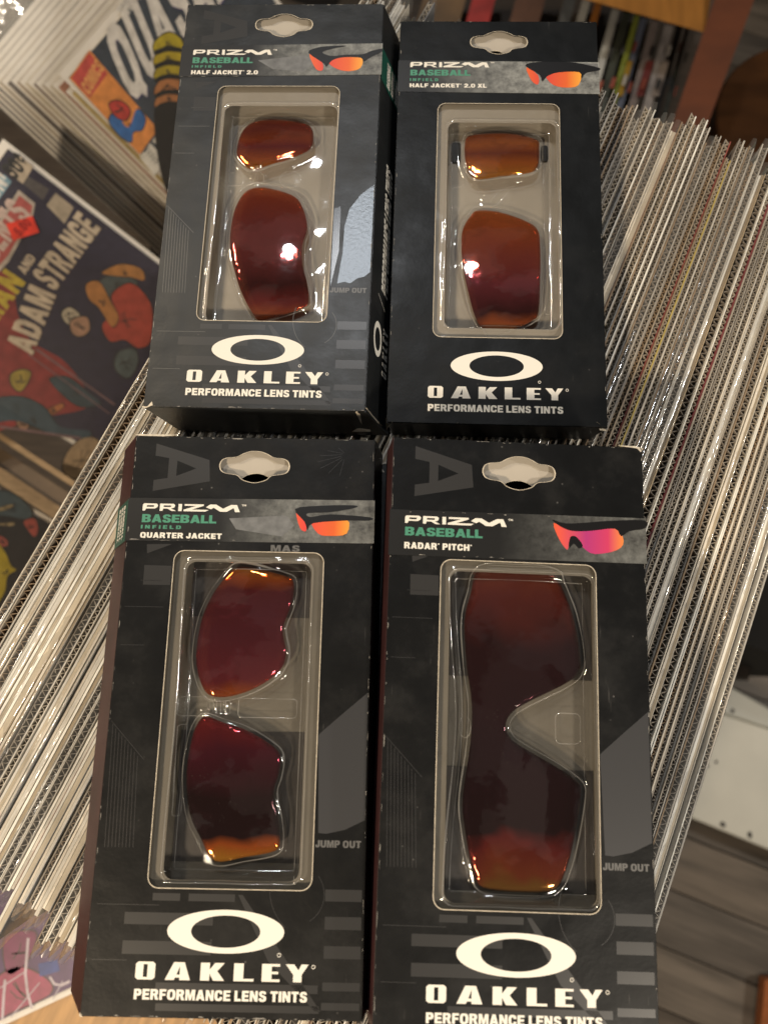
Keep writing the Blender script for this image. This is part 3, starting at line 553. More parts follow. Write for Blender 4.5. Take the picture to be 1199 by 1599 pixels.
def gloss(put, front, kind):
    """tone-on-tone varnish pattern printed on the black card"""
    g = MAT['gloss_dark']; Z = .012
    A = [[(7.2,2.8),(25.2,8.2),(25.8,15.5),(7.3,19.1),(7.3,15.4),(11.8,14.6),(11.8,7.8),(7.2,7.0)], [(14.6,8.6),(21.0,11.2),(14.6,13.9)]]
    put('varnish_letter', flat(A, Z), g, front)
    put('varnish_letter', flat([[(6.8,43.7),(15.6,43.8),(15.6,50.0),(6.9,50.0)]], Z), g, front)
    put('varnish_letter', flat([[(7.0,36.9),(15.1,36.7),(7.3,39.9)]], Z), g, front)
    for x0, x1, y0, y1 in ((10.3,36,145.4,148.6),(10.4,36,152.9,156.4),(20.8,67,163.6,165.8),(21.2,67.5,168.9,170.8),(28.5,42,140.2,142.2),(18,26,140.2,142.2),
                           (68.3,79,138.4,141.6),(68.4,79,145.7,149.1),(68.4,79,153.4,156.7),(68.3,79,162.8,165.0),(68.1,79,168.0,169.9)):
        put('varnish_stripe', flat([[(x0,y0),(x1,y0),(x1,y1),(x0,y1)]], Z), g, front)
    put('varnish_wedge', flat([[(42.9,140.3),(44.2,140.3),(68,170.2),(66.4,170.2),(52.5,157.6)]], Z), g, front)
    arc = [(79.4,82.2),(72,88.5),(64.6,95.0)] + [(64.6 + .2*k, 95 + 5.6*k) for k in range(1, 6)] + [(68,123.2),(73.5,122.0),(79.4,119.2)]
    if kind == 1:
        put('varnish_wedge', flat([[(64.7,92.5),(67.2,91.5),(67.4,110),(65.0,124.6)]], Z), MAT['gloss_black'], front)
        put('silver_patch', flat([[(79.4,82.2),(74.5,86.5),(70.5,92.5),(69.0,100),(68.8,111),(67.4,123.4),(70,122.6),(72.2,123.2),(75,121.0),(77,120.6),(79.4,118.6)]], Z), MAT['gloss_silver'], front)
    else:
        put('silver_patch', flat([arc], Z), MAT['gloss_grey'], front)
    put('varnish_lettering', fit(heavy('JUMP OUT'), 64.8, 125.0, 78.4, 127.0, Z), MAT['gloss_line'] if kind != 1 else MAT['gloss_line'], front)
    if kind == 3: put('varnish_lettering', fit(heavy('MAS'), 47, 36.4, 56.4, 38.5, Z), MAT['gloss_line'], front)
    # fine ruled lines and curves
    GLn = MAT['gloss_line'] if kind == 1 else MAT['gloss_faint']
    for k in range(9):
        x = 1.4 + k*1.05
        put('varnish_line', flat([strip([(x + .2, 93 + k*1.15), (x + 1.2, 128)], .16)], Z), GLn, front)
    put('varnish_line', flat([strip([(1, 92), (12, 103.2)], .16)], Z), GLn, front)
    for y, x0, x1 in ((48.6,6,13),(57,1.6,14),(69,1.6,9),(143.4,2,20),(158,2,12)):
        put('varnish_line', flat([strip([(x0, y), (x1, y)], .14)], Z), GLn, front)
    for c, r_, a0, a1 in (((60, 140), 8, -40, 60), ((66, 138), 14, 130, 200)):
        put('varnish_line', flat([strip([(c[0] + r_*math.cos(math.radians(a)), c[1] + r_*math.sin(math.radians(a))) for a in np.linspace(a0, a1, 14)], .15)], Z), GLn, front)
    for k in range(7 if kind == 3 else 0):
        a = math.radians(100 + 26*k)
        put('varnish_line', flat([strip([(70 + 1.2*math.cos(a), 6 + 1.2*math.sin(a)), (70 + 9*math.cos(a), 6 + 5.0*math.sin(a) + 2)], .10)], Z), GLn, front)
def wear(root, t, seed, edges, amount=1.0, nm='edge_wear'):
    """rubbed white slivers along the folds"""
    r = random.Random(seed); V, Fc = [], []
    for (x0, y0), (x1, y1), dens in edges:
        Lg = math.hypot(x1 - x0, y1 - y0); dx, dy = (x1 - x0)/Lg, (y1 - y0)/Lg; s_ = 0
        while s_ < Lg - 1:
            s_ += r.expovariate(dens*amount) ; ln = r.uniform(.4, 5.0)*r.random() + .3; w = r.uniform(.07, .30); o = r.uniform(0, .25)
            if s_ + ln > Lg: break
            pts = [(x0 + dx*(s_ + ln*k/3) - dy*(o + (w*r.uniform(.2, 1) if j else 0)), y0 + dy*(s_ + ln*k/3) + dx*(o + (w*r.uniform(.2, 1) if j else 0))) for j in (0, 1) for k in ((0, 1, 2, 3) if not j else (2.6, 1.6, .5))]
            n = len(V); V += [tuple(dsgn([x], [y], .03 if nm == 'edge_wear' else .24)[0]) for x, y in pts]; Fc.append(tuple(range(n, n + len(pts)))); s_ += ln
    if V: obj(nm, mesh_mm(nm, V, Fc), MAT['wear'], root, Matrix.Translation((0, 0, t*U)))['kind'] = 'stuff'
def torn(root, t, pts, m='paper_torn'):
    """scrap of split card at a crushed corner; points: design x, y, z"""
    v = [tuple(dsgn([x], [y], z)[0]) for x, y, z in pts]; c = np.mean(v, 0)
    low = [tuple(np.array(p) + np.array([0, 0, -.35])) for p in v]; n = len(v)
    f = [tuple(range(n)), tuple(range(2*n - 1, n - 1, -1))] + [(i, i + n, (i+1) % n + n, (i+1) % n) for i in range(n)]
    return obj('torn_corner', mesh_mm('torn_corner', v + low, f), MAT[m], root, Matrix.Translation((0, 0, t*U)))

POSE = {1: (.0364, -46.4027, -175.672, 249.1178, -.0037, .0276), 2: (.0330, 40.5643, -171.9976, 255.5005, .0075, .0190),
        3: (.0171, -47.2255, 11.7568, 233.9373, -.0170, -.0150), 4: (.0365, 37.0030, 16.2403, 228.1508, .0167, -.0355)}
TH = {1: 20.5, 2: 15.0, 3: 17.5, 4: 18.5}
GRP = 'boxes laid on the row of boards'
CARD = {1: card_black('card_charcoal', (.015, .0165, .018), .38, .16, 3.1, .45), 2: card_black('card_plain_black', (.0052, .006, .0068), .40, .06, 9.2, .24),
        3: card_black('card_black_rubbed', (.0062, .0066, .0072), .42, .15, 5.5, .22), 4: card_black('card_black_dusty', (.0052, .0056, .0062), .42, .17, 14.7, .22)}
BAND = {1: band_mat('band_print_stone', -12, 8, .20), 2: band_mat('band_print_dust', -30, 6, .26), 3: band_mat('band_print_concrete', -10, 12, .16), 4: band_mat('band_print_court', -6, 30, .13)}
g1 = [('pale_patch', MAT['print_grey'], [(31,27.0),(50,24.4),(53.5,27.6),(49.6,32.4),(37.0,31.0)]),
      ('printed_lens', MAT['pic_lens'], [(51.3,24.1),(56.5,27.7),(57.0,31.5),(54.3,31.0)]), ('printed_lens', MAT['pic_lens'], [(59.3,28.2),(61.6,26.3),(71.8,25.0),(72.0,30.4),(67.4,32.0),(62.7,31.0)]),
      ('printed_frame', MAT['print_black'], [(50.9,23.4),(54,21.2),(58.8,20.4),(66,20.2),(60.5,21.6),(56.4,23.2),(60,25.0),(66,24.4),(72.4,24.2),(76,22.6),(80.1,21.6),(80.1,23.0),(76,25.4),(73.0,27.6),(71.8,25.8),(65,25.6),(60.6,27.0),(58.4,30.0),(57.2,28.4)])]
g2 = [('printed_lens', MAT['pic_lens'], [(51.2,22.1),(55.9,25.7),(55.9,30.0),(53.3,28.2)]), ('printed_lens', MAT['pic_lens'], [(59.0,26.2),(62.1,24.6),(72.4,23.8),(72.0,30.1),(67.2,31.4),(62.0,30.2)]),
      ('pale_patch', MAT['print_grey'], [(68,19.8),(79.8,20.2),(79.8,22.0),(70,21.4)]),
      ('printed_frame', MAT['print_black'], [(50.9,21.4),(55.1,19.6),(66.5,19.5),(72,20.0),(80.1,22.1),(80.0,23.4),(75.0,24.6),(73.0,27.4),(72.4,24.2),(64,24.4),(59.6,26.2),(57.6,28.6),(56.4,25.4)])]
g3 = [('pale_patch', MAT['print_grey'], [(33.0,27.9),(51.5,26.6),(54.4,29.8),(50.4,33.6),(35.5,31.5)]),
      ('printed_lens', MAT['pic_lens'], [(54.7,25.4),(57.7,27.9),(58.2,31.6),(56.2,30.7)]), ('printed_lens', MAT['pic_lens'], [(60.1,27.8),(71.0,27.2),(71.4,32.2),(66.2,33.1),(62.1,32.4)]),
      ('printed_frame', MAT['print_black'], [(54.3,24.4),(62,23.2),(73.1,22.8),(74.0,23.6),(66,25.2),(58.5,25.7),(59.4,27.0),(65.9,26.0),(78.7,26.7),(78.5,27.8),(71.5,27.9),(60.4,29.0),(58.7,31.4),(57.6,28.6)])]
g4 = [('printed_lens', MAT['pic_lens_pink'], [(51.1,26.9),(55.5,28.8),(63,28.6),(70.6,27.8),(73.1,31.7),(70.9,34.7),(64.0,36.2),(60.4,34.4),(57.8,31.4),(56.0,32.4),(55.4,35.2),(52.9,32.1)]),
      ('printed_frame', MAT['print_black'], [(50.7,25.9),(54.8,26.9),(61.4,26.4),(68.0,25.6),(79.8,24.9),(79.9,27.4),(75.0,28.5),(72.3,30.2),(70.4,27.9),(63,28.9),(57.1,29.2),(53.4,28.0)]),
      ('printed_frame', MAT['print_black'], [(56.3,31.2),(58.2,31.0),(60.2,33.6),(59.0,34.6),(57.4,33.2),(56.0,34.6)])]

MAROON = simple('card_maroon', (.050, .017, .018), .45, var=.3, scale=80)
# box with charcoal card, silver patch catching the lamp
root1, M1, put1, q1, f1 = carton('lens_box', POSE[1], TH[1], (-7, 7.5, -2, 2.0), 'charcoal lens box with bright silver patch and torn bottom corners', CARD[1], GRP, MAT['insert_pale'], (18.6, 45.6, 64.0, 138.9))
band(put1, 20.2, 34.6, [('INFIELD', 9.1, 10.2, 16.6, 'ink_green', .03, 1.35), ('HALF JACKET\u00b0 2.0', 11.4, 13.3, 31.4, 'ink_white', .06, .98)], g1, q1, BAND[1], side=1, slope=-1.2)
gloss(put1, f1, 1)
sq = q1[1]
def side_text(vf, u0, u1, w0, w1, nm='side_lettering', slant=0.0):
    v, f = vf; uv = np.stack([u0 + (u1 - u0)*v[:, 0] + slant*v[:, 1], w1 + (w0 - w1)*v[:, 1]], 1)
    put1(nm, (quad_map(sq, uv, -.12), f), MAT['ink_white'])
side_text(heavy('PERFORMANCE LENS TINTS'), .30, .615, .42, .70, slant=.008)
side_text(OAKLEY, .115, .225, .58, .78)
ev, ef = shape([ellipse(.5, .5, .5, .5), ellipse(.5, .5, .33, .34)]); side_text((ev, ef), .145, .225, .18, .52, 'side_logo')
side_text((np.array([(0, 0, 0), (.06, 0, 0), (1, 1, 0), (.94, 1, 0)]), [(0, 1, 2, 3)]), .265, .29, .30, .62, 'side_rule')
torn(root1, TH[1], [(-.8, H - .4, -.6), (.6, H + .5, -.2), (3.6, H - .6, .25), (3.2, H - 2.0, .3), (1.6, H - .1, .05)])
torn(root1, TH[1], [(W - 3.6, H + .1, -.1), (W + .2, H - 1.6, -.2), (W + 5.2, H + .6, -13), (W - 1.4, H + 1.4, -15)])
torn(root1, TH[1], [(W - 4, H + 1.5, -14.5), (W + 1, H + 1.1, -14.5), (W + .8, H + 1.9, -16.5), (W - 6, H + 2.1, -16.5)])
# plain black box
root2, M2, put2, q2, f2 = carton('lens_box', POSE[2], TH[2], (-2, -3, 0, 0), 'plain black lens box without varnish pattern, orange lenses in window', CARD[2], GRP, MAT['insert_pale'], (20.0, 45.4, 63.6, 134.6), hole_kind='b')
band(put2, 19.0, 33.6, [('INFIELD', 8.4, 9.7, 16.0, 'ink_green', .03, 1.35), ('HALF JACKET\u00b0 2.0 XL', 10.8, 12.6, 35.4, 'ink_white', .06, .98)], g2, q2, BAND[2], slope=.5, up=1.0)
torn(root2, TH[2], [(W - 4, H - 2.0, .2), (W - 3, H - 1.2, .25), (W + .3, H + .6, -2.2), (W - 2.4, H + .4, -2.0)])
torn(root2, TH[2], [(-.4, H - 2.0, -.3), (2.2, H - .1, .1), (.6, H + .2, -4), (-.3, H + .5, -8)])
# rubbed black box with quarter-size lenses
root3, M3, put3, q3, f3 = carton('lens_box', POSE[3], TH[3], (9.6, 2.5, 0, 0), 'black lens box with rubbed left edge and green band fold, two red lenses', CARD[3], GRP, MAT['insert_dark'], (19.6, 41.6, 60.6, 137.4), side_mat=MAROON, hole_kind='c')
band(put3, 21.6, 35.9, [('INFIELD', 9.0, 10.2, 17.6, 'ink_green', .03, 1.35), ('QUARTER JACKET', 11.4, 13.2, 31.0, 'ink_white', .06, .98), ('TM', 11.2, 11.8, 32.6, 'ink_white', .02, 1)][:2], g3, q3, BAND[3], side=3, slope=-.6)
gloss(put3, f3, 3)
torn(root3, TH[3], [(-.3, -.3, -.3), (1.2, -.4, .1), (14, -.35, .1), (9, .25, .1), (1.0, .2, .15)])
torn(root3, TH[3], [(.0, H - 1.2, .05), (.8, H - .5, .1), (.6, H + .2, -.4), (-.3, H + .1, -.8)])
# dusty black box with the single shield lens
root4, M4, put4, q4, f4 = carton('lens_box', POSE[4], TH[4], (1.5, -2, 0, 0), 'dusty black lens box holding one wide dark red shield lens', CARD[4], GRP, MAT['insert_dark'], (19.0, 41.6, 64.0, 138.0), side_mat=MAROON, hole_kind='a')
band(put4, 23.6, 38.0, [('RADAR\u00b0 PITCH\u00b0', 10.2, 12.2, 25.6, 'ink_white', .06, .98)], [(n, m, [(x, y - 1.0) for x, y in p]) for n, m, p in g4], q4, BAND[4], slope=-.4)
gloss(put4, f4, 4)
torn(root4, TH[4], [(W - 8, -.3, .05), (W - 2, -.3, .1), (W + .2, .3, -.2), (W - .6, 1.6, .1), (W - 1.8, .4, .15)])
for rt_, k_, am in ((root1, 1, .22), (root2, 2, .08), (root3, 3, .26), (root4, 4, .22)):
    wear(rt_, TH[k_], 40 + k_, [((.35, .3), (W - .35, .3), 1.0), ((W - .3, .4), (W - .3, H - .4), .6), ((W - .35, H - .3), (.35, H - .3), 1.0), ((.3, H - .4), (.3, .4), .9)], am)
wear(root1, TH[1], 91, [((.1, 34.3), (30, 34.0), 1)], .3, 'band_wear'); wear(root3, TH[3], 92, [((.3, 35.6), (.3, 22), 1), ((40, 35.3), (0, 35.7), 1)], .22, 'band_wear'); wear(root4, TH[4], 93, [((60, 37.6), (0, 38), 1), ((0, 24), (60, 23.6), 1)], .1, 'band_wear')
# two more cartons underneath the lower pair
for (a, X, Y, D, tx, ty), tt, lb in ((( .03, -44.5, 14.5, 252.6, 0, 0), 17.4, 'closed black carton lying under the box with two red lenses'), ((.05, 35.0, 19.0, 249.5, 0, 0), 20.5, 'closed black carton lying under the box with shield lens')):
    r_, m_, p_, q_, f_ = carton('lens_box', (a, X, Y, D, tx, ty), tt, (0, 0, 0, 0), lb, CARD[2], 'cartons underneath', None, None, False)
    torn(r_, tt, [(W - 3.2, 1.0, .05), (W - .6, -.3, .1), (W + .6, 2.2, -.3), (W - 1.2, 3.8, .05)])

TG = 'clear trays inside the boxes'
make_tray(M1, ['1u', '1l'], (18.6, 45.6, 64.0, 138.9), TH[1], 'clear blister tray inside the charcoal box with silver patch', TG, 1.0, [(33, 76.2)], [rrect(19.2, 73, 27.4, 78.6, 1.2), rrect(19.0, 81, 23.6, 100, 1), ellipse(46, 75.6, 4.2, 3.6, 28), rrect(30.6, 73.6, 32.2, 79, .5), rrect(33.4, 73.8, 35.4, 78.6, .5)])
make_tray(M2, ['2u', '2l'], (20.0, 45.4, 63.6, 134.6), TH[2], 'clear blister tray inside the plain black box', TG, .5, [(36, 76)], [rrect(22, 62.4, 27.0, 72, 1), rrect(21.6, 80.6, 25.4, 96, 1), smooth_loop([(38, 80), (39, 76), (43, 72.6), (48, 71.2), (44, 75), (41, 79)], 4), rrect(59, 62, 61.6, 126, 1)])
make_tray(M3, ['3u', '3l'], (19.6, 41.6, 60.6, 137.4), TH[3], 'clear blister tray around the two red lenses of the rubbed box', TG, .8, [(31.5, 87.3), (34, 87.5)], [rrect(20.6, 84.6, 28.4, 90.4, 1), rrect(38.5, 84.8, 57.0, 90.6, 1.2), rrect(20.8, 93, 22.8, 120, .8), rrect(33, 40.6, 47.4, 42.0, .5), rrect(29.6, 85, 30.8, 90, .4), rrect(32, 85.2, 33.2, 90.2, .4), rrect(34.8, 85.6, 36, 89.6, .4)])
make_tray(M4, ['4'], (19.0, 41.6, 64.0, 138.0), TH[4], 'clear blister tray around the wide shield lens', TG, 3.0, None, [ellipse(25.0, 89, 1.6, 3.2, 24), rrect(53, 84, 60.6, 93, 1.5), rrect(31, 39.8, 51, 40.8, .4)])
def lens_mat(name, stops, y0, y1, alpha, rough=.05):
    m = ramp_y(name, stops, rough, .74, y0, y1, alpha, noise=.22, coat=.35); nt = m.node_tree; L = nt.links; p = nt.nodes['Principled BSDF']
    tc = add(nt, 'ShaderNodeTexCoord'); n = add(nt, 'ShaderNodeTexNoise'); n.inputs['Scale'].default_value = 75; n.inputs['Detail'].default_value = 2
    L.new(tc.outputs['Object'], n.inputs['Vector']); b = add(nt, 'ShaderNodeBump'); b.inputs['Strength'].default_value = .34; b.inputs["Distance"].default_value = .0014
    L.new(n.outputs['Fac'], b.inputs['Height']); L.new(b.outputs[0], p.inputs['Normal'])
    v = add(nt, 'ShaderNodeTexVoronoi'); v.inputs['Scale'].default_value = 750; L.new(tc.outputs['Object'], v.inputs['Vector'])
    r = add(nt, 'ShaderNodeMapRange'); r.inputs[1].default_value = .13; r.inputs[2].default_value = .06; L.new(v.outputs['Distance'], r.inputs[0])
    src = p.inputs['Base Color'].links[0].from_socket; mx = add(nt, 'ShaderNodeMix', data_type='RGBA'); mx.inputs[7].default_value = (.42, .36, .33, 1)
    n2 = add(nt, 'ShaderNodeTexNoise'); n2.inputs['Scale'].default_value = 55; L.new(tc.outputs['Object'], n2.inputs['Vector'])
    g = add(nt, 'ShaderNodeMapRange'); g.inputs[1].default_value = .52; g.inputs[2].default_value = .66; g.inputs[4].default_value = .55; L.new(n2.outputs['Fac'], g.inputs[0])
    mu = add(nt, 'ShaderNodeMath', operation='MULTIPLY'); L.new(r.outputs[0], mu.inputs[0]); L.new(g.outputs[0], mu.inputs[1])
    L.new(mu.outputs[0], mx.inputs[0]); L.new(src, mx.inputs[6]); L.new(mx.outputs[2], p.inputs['Base Color'])
    return m
AMB, ORG, RED, DRK, MAG = (.80, .33, .03), (.78, .17, .025), (.40, .030, .030), (.032, .004, .008), (.22, .026, .065)  # red is the lens tint; amber and dark stops paint light and reflections
make_lens('1u', M1, lens_mat('tint_and_light_amber_top', [(0, AMB), (.2, ORG), (.45, (.34, .03, .03)), (.62, (.60, .11, .025)), (.8, (.30, .035, .03)), (1, (.50, .10, .02))], -11, 11, .35), 'small oval red lens above the tall lens in charcoal box')
make_lens('1l', M1, lens_mat('tint_and_light_red_fade', [(0, ORG), (.10, RED), (.24, (.09, .008, .014)), (.45, (.38, .07, .08)), (.70, (.50, .10, .10)), (.88, (.62, .11, .05)), (1, ORG)], -28, 28, .42), 'tall red lens with painted dark reflection in charcoal box')
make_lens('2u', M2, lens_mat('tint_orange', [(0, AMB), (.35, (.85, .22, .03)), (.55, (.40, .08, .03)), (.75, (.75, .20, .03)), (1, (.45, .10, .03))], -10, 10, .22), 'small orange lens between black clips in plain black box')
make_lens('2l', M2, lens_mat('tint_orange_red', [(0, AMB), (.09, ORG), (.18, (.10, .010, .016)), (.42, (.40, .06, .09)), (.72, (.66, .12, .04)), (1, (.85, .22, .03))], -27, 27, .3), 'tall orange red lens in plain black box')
make_lens('3u', M3, lens_mat('tint_and_light_amber_rim', [(0, ORG), (.12, (.40, .05, .08)), (.5, (.28, .04, .075)), (.8, (.26, .02, .035)), (.9, ORG), (1, AMB)], -20.5, 20.5, .42), 'upper red lens with painted amber light at the top in the rubbed box')
make_lens('3l', M3, lens_mat('tint_and_light_dark_rim', [(0, AMB), (.1, ORG), (.17, DRK), (.45, (.035, .004, .007)), (.75, (.16, .012, .035)), (1, RED)], -21, 21, .05), 'lower dark red lens with painted amber light at the bottom in the rubbed box')
make_lens('4', M4, lens_mat('tint_and_light_shield', [(0, (.34, .15, .03)), (.04, (.36, .07, .025)), (.13, (.26, .026, .022)), (.17, DRK), (.45, (.040, .005, .014)), (.72, (.055, .007, .013)), (.90, (.24, .03, .02)), (1, (.34, .06, .02))], -47.5, 47.5, .05, .07), 'wide dark red shield lens with nose cut-out')
def clip(Mw, x0, y0, x1, y1, z, label):
    v, f = shape([rrect(x0, y0, x1, y1, min(x1 - x0, y1 - y0)*.35)], 1.0, .4)
    w = dsgn(v[:, 0], v[:, 1]); w[:, 2] = v[:, 2] + z
    o = obj('rubber_clip', mesh_mm('rubber_clip', w, f), MAT['rubber']); o.matrix_world = Mw
    tag(o, label, 'clip', 'black rubber clips')
clip(M2, 22.2, 50.2, 25.8, 59.6, -9.2, 'black rubber clip at the left of the small orange lens')
clip(M2, 58.4, 51.2, 61.0, 58.6, -9.2, 'black rubber clip at the right of the small orange lens')

# ------------------------------------------------------------------ row of corrugated boards under the boxes
ANG = math.radians(66.2); DS = np.array([math.cos(ANG), math.sin(ANG)]); DP = np.array([math.sin(ANG), -math.cos(ANG)])
BH = 262.0                                    # board height, tops near z = 0
LN = 384.0
def flute_mesh(name, th, per, length, h, w=.42):
    n = int(length / per * 4); xs = np.linspace(-length/2, length/2, n + 1)
    k = np.arange(n + 1) % 4; tri = np.select([k == 0, k == 1, k == 2, k == 3], [-1, 0, 1, 0]).astype(float)
    jit = rng.normal(0, .13, n + 1); xs = xs + np.where((np.arange(n + 1) > 0) & (np.arange(n + 1) < n), rng.normal(0, per*.05, n + 1), 0); y = (th/2 - .30) * np.clip(tri*.98 + jit, -1, 1); zt = -.25 - np.abs(rng.normal(0, .12, n + 1))
    V, Fc = [], []
    for i in range(n + 1):
        V += [(xs[i], y[i] - w/2, h + zt[i]), (xs[i], y[i] + w/2, h + zt[i]), (xs[i], y[i] - w/2, h - 45), (xs[i], y[i] + w/2, h - 45)]
    for i in range(n):
        a = 4*i; b = a + 4
        Fc += [(a, b, b+1, a+1), (a, a+2, b+2, b), (a+1, b+1, b+3, a+3)]
    return mesh_mm(name, V, Fc)
def liner_mesh(name, length, h, th=.34, seed=0):
    """thin facing sheet with a slightly uneven top edge"""
    n = 60; xs = np.linspace(-length/2, length/2, n + 1); r = np.random.default_rng(seed)
    zt = h + np.convolve(r.normal(0, .16, n + 9), np.ones(9)/9, 'valid'); V, Fc = [], []
    for i in range(n + 1): V += [(xs[i], -th/2, 0), (xs[i], th/2, 0), (xs[i], th/2, zt[i]), (xs[i], -th/2, zt[i])]
    for i in range(n):
        a, b = 4*i, 4*i + 4
        Fc += [(a+3, a+2, b+2, b+3), (a, a+3, b+3, b), (a+1, b+1, b+2, a+2)]
    Fc += [(0, 1, 2, 3), (4*n, 4*n+3, 4*n+2, 4*n+1)]
    return mesh_mm(name, V, Fc)
def sleeve_mesh(name, th, length, h, seed, rise=.5):
    r = np.random.default_rng(seed); n = 150; xs = np.linspace(-length/2 - 4, length/2 + 4, n + 1)
    wob = np.convolve(r.normal(0, 1, n + 7), np.ones(7)/7, 'valid'); wob2 = r.normal(0, .10, n + 1); V, Fc = [], []
    for i in range(n + 1):
        a = th/2 + .10; z = h + rise + .55*wob[i] + wob2[i]
        end = max(0, abs(xs[i]) - length/2) ; a2 = a * max(.55, 1 - end/12); dp_ = 26 if end == 0 else max(3, 14 - 1.2*end) + 2.5*wob[i]
        V += [(xs[i], -a2, h - dp_), (xs[i], -a2 + .05*wob2[i], h + .1), (xs[i], -a2*.55, z), (xs[i], a2*.5, z - .25 + .3*wob2[i]), (xs[i], a2, h + .05), (xs[i], a2, h - dp_)]
    for i in range(n):
        for j in range(5): a = 6*i + j; b = a + 6; Fc.append((a, b, b+1, a+1))
    return mesh_mm(name, V, Fc, True)
VAR = []
for th, per in ((2.3, 2.3), (2.55, 2.5), (3.0, 2.8), (3.4, 3.2)):
    VAR.append((th, flute_mesh('fluting', th, per, LN, BH)))
LINERS = [liner_mesh('liner', LN, BH, .40 + .08*(k % 3), k) for k in range(4)]
SLV = [[sleeve_mesh('sleeve', th, LN, BH, 31*i + k, .35 + .35*k) for k in range(3)] for i, (th, _) in enumerate(VAR)]
KR = [corrug_mat('kraft_grey', (.25, .222, .19)), corrug_mat('kraft_brown', (.26, .19, .125)), corrug_mat('kraft_pale', (.36, .32, .265))]
LM = [corrug_mat('liner_white', (.84, .81, .75), .4), corrug_mat('liner_cream', (.74, .68, .58), .4), corrug_mat('liner_grey', (.52, .49, .44), .5), corrug_mat('liner_kraft', (.33, .27, .20), .55)]
LC = {'red': corrug_mat('liner_red', (.30, .085, .07), .5), 'yellow': corrug_mat('liner_yellow', (.42, .33, .10), .5), 'blue': corrug_mat('liner_blue_grey', (.16, .165, .18), .45), 'maroon': corrug_mat('liner_maroon', (.24, .06, .065), .5)}
def meshcopy(me, mat, cache={}):
    k = (me.name, mat.name)
    if k not in cache:
        c = me.copy(); c.materials.clear(); c.materials.append(mat); cache[k] = c
    return cache[k]
EM = {}
def edge_mesh(nm, w):
    if (nm, w) not in EM: EM[(nm, w)] = liner_mesh('%s_%d' % (nm, len(EM)), LN - 4, BH, w, 50 + len(EM))
    return EM[(nm, w)]
EDGE = [corrug_mat('edge_grey', (.40, .38, .35)), corrug_mat('edge_tan', (.46, .36, .23)), corrug_mat('edge_rust', (.30, .14, .09)), corrug_mat('edge_cream', (.66, .61, .52)), corrug_mat('edge_slate', (.17, .18, .20))]
PGE = [corrug_mat('page_edge_cream', (.56, .49, .38)), corrug_mat('page_edge_white', (.70, .67, .61)), corrug_mat('page_edge_tan', (.42, .34, .23))]
SPECIAL = {43.0: 'red', 45.6: 'yellow', 68.5: 'maroon', -106.0: 'blue'}
p = -138.0; nb = 0; done = set()
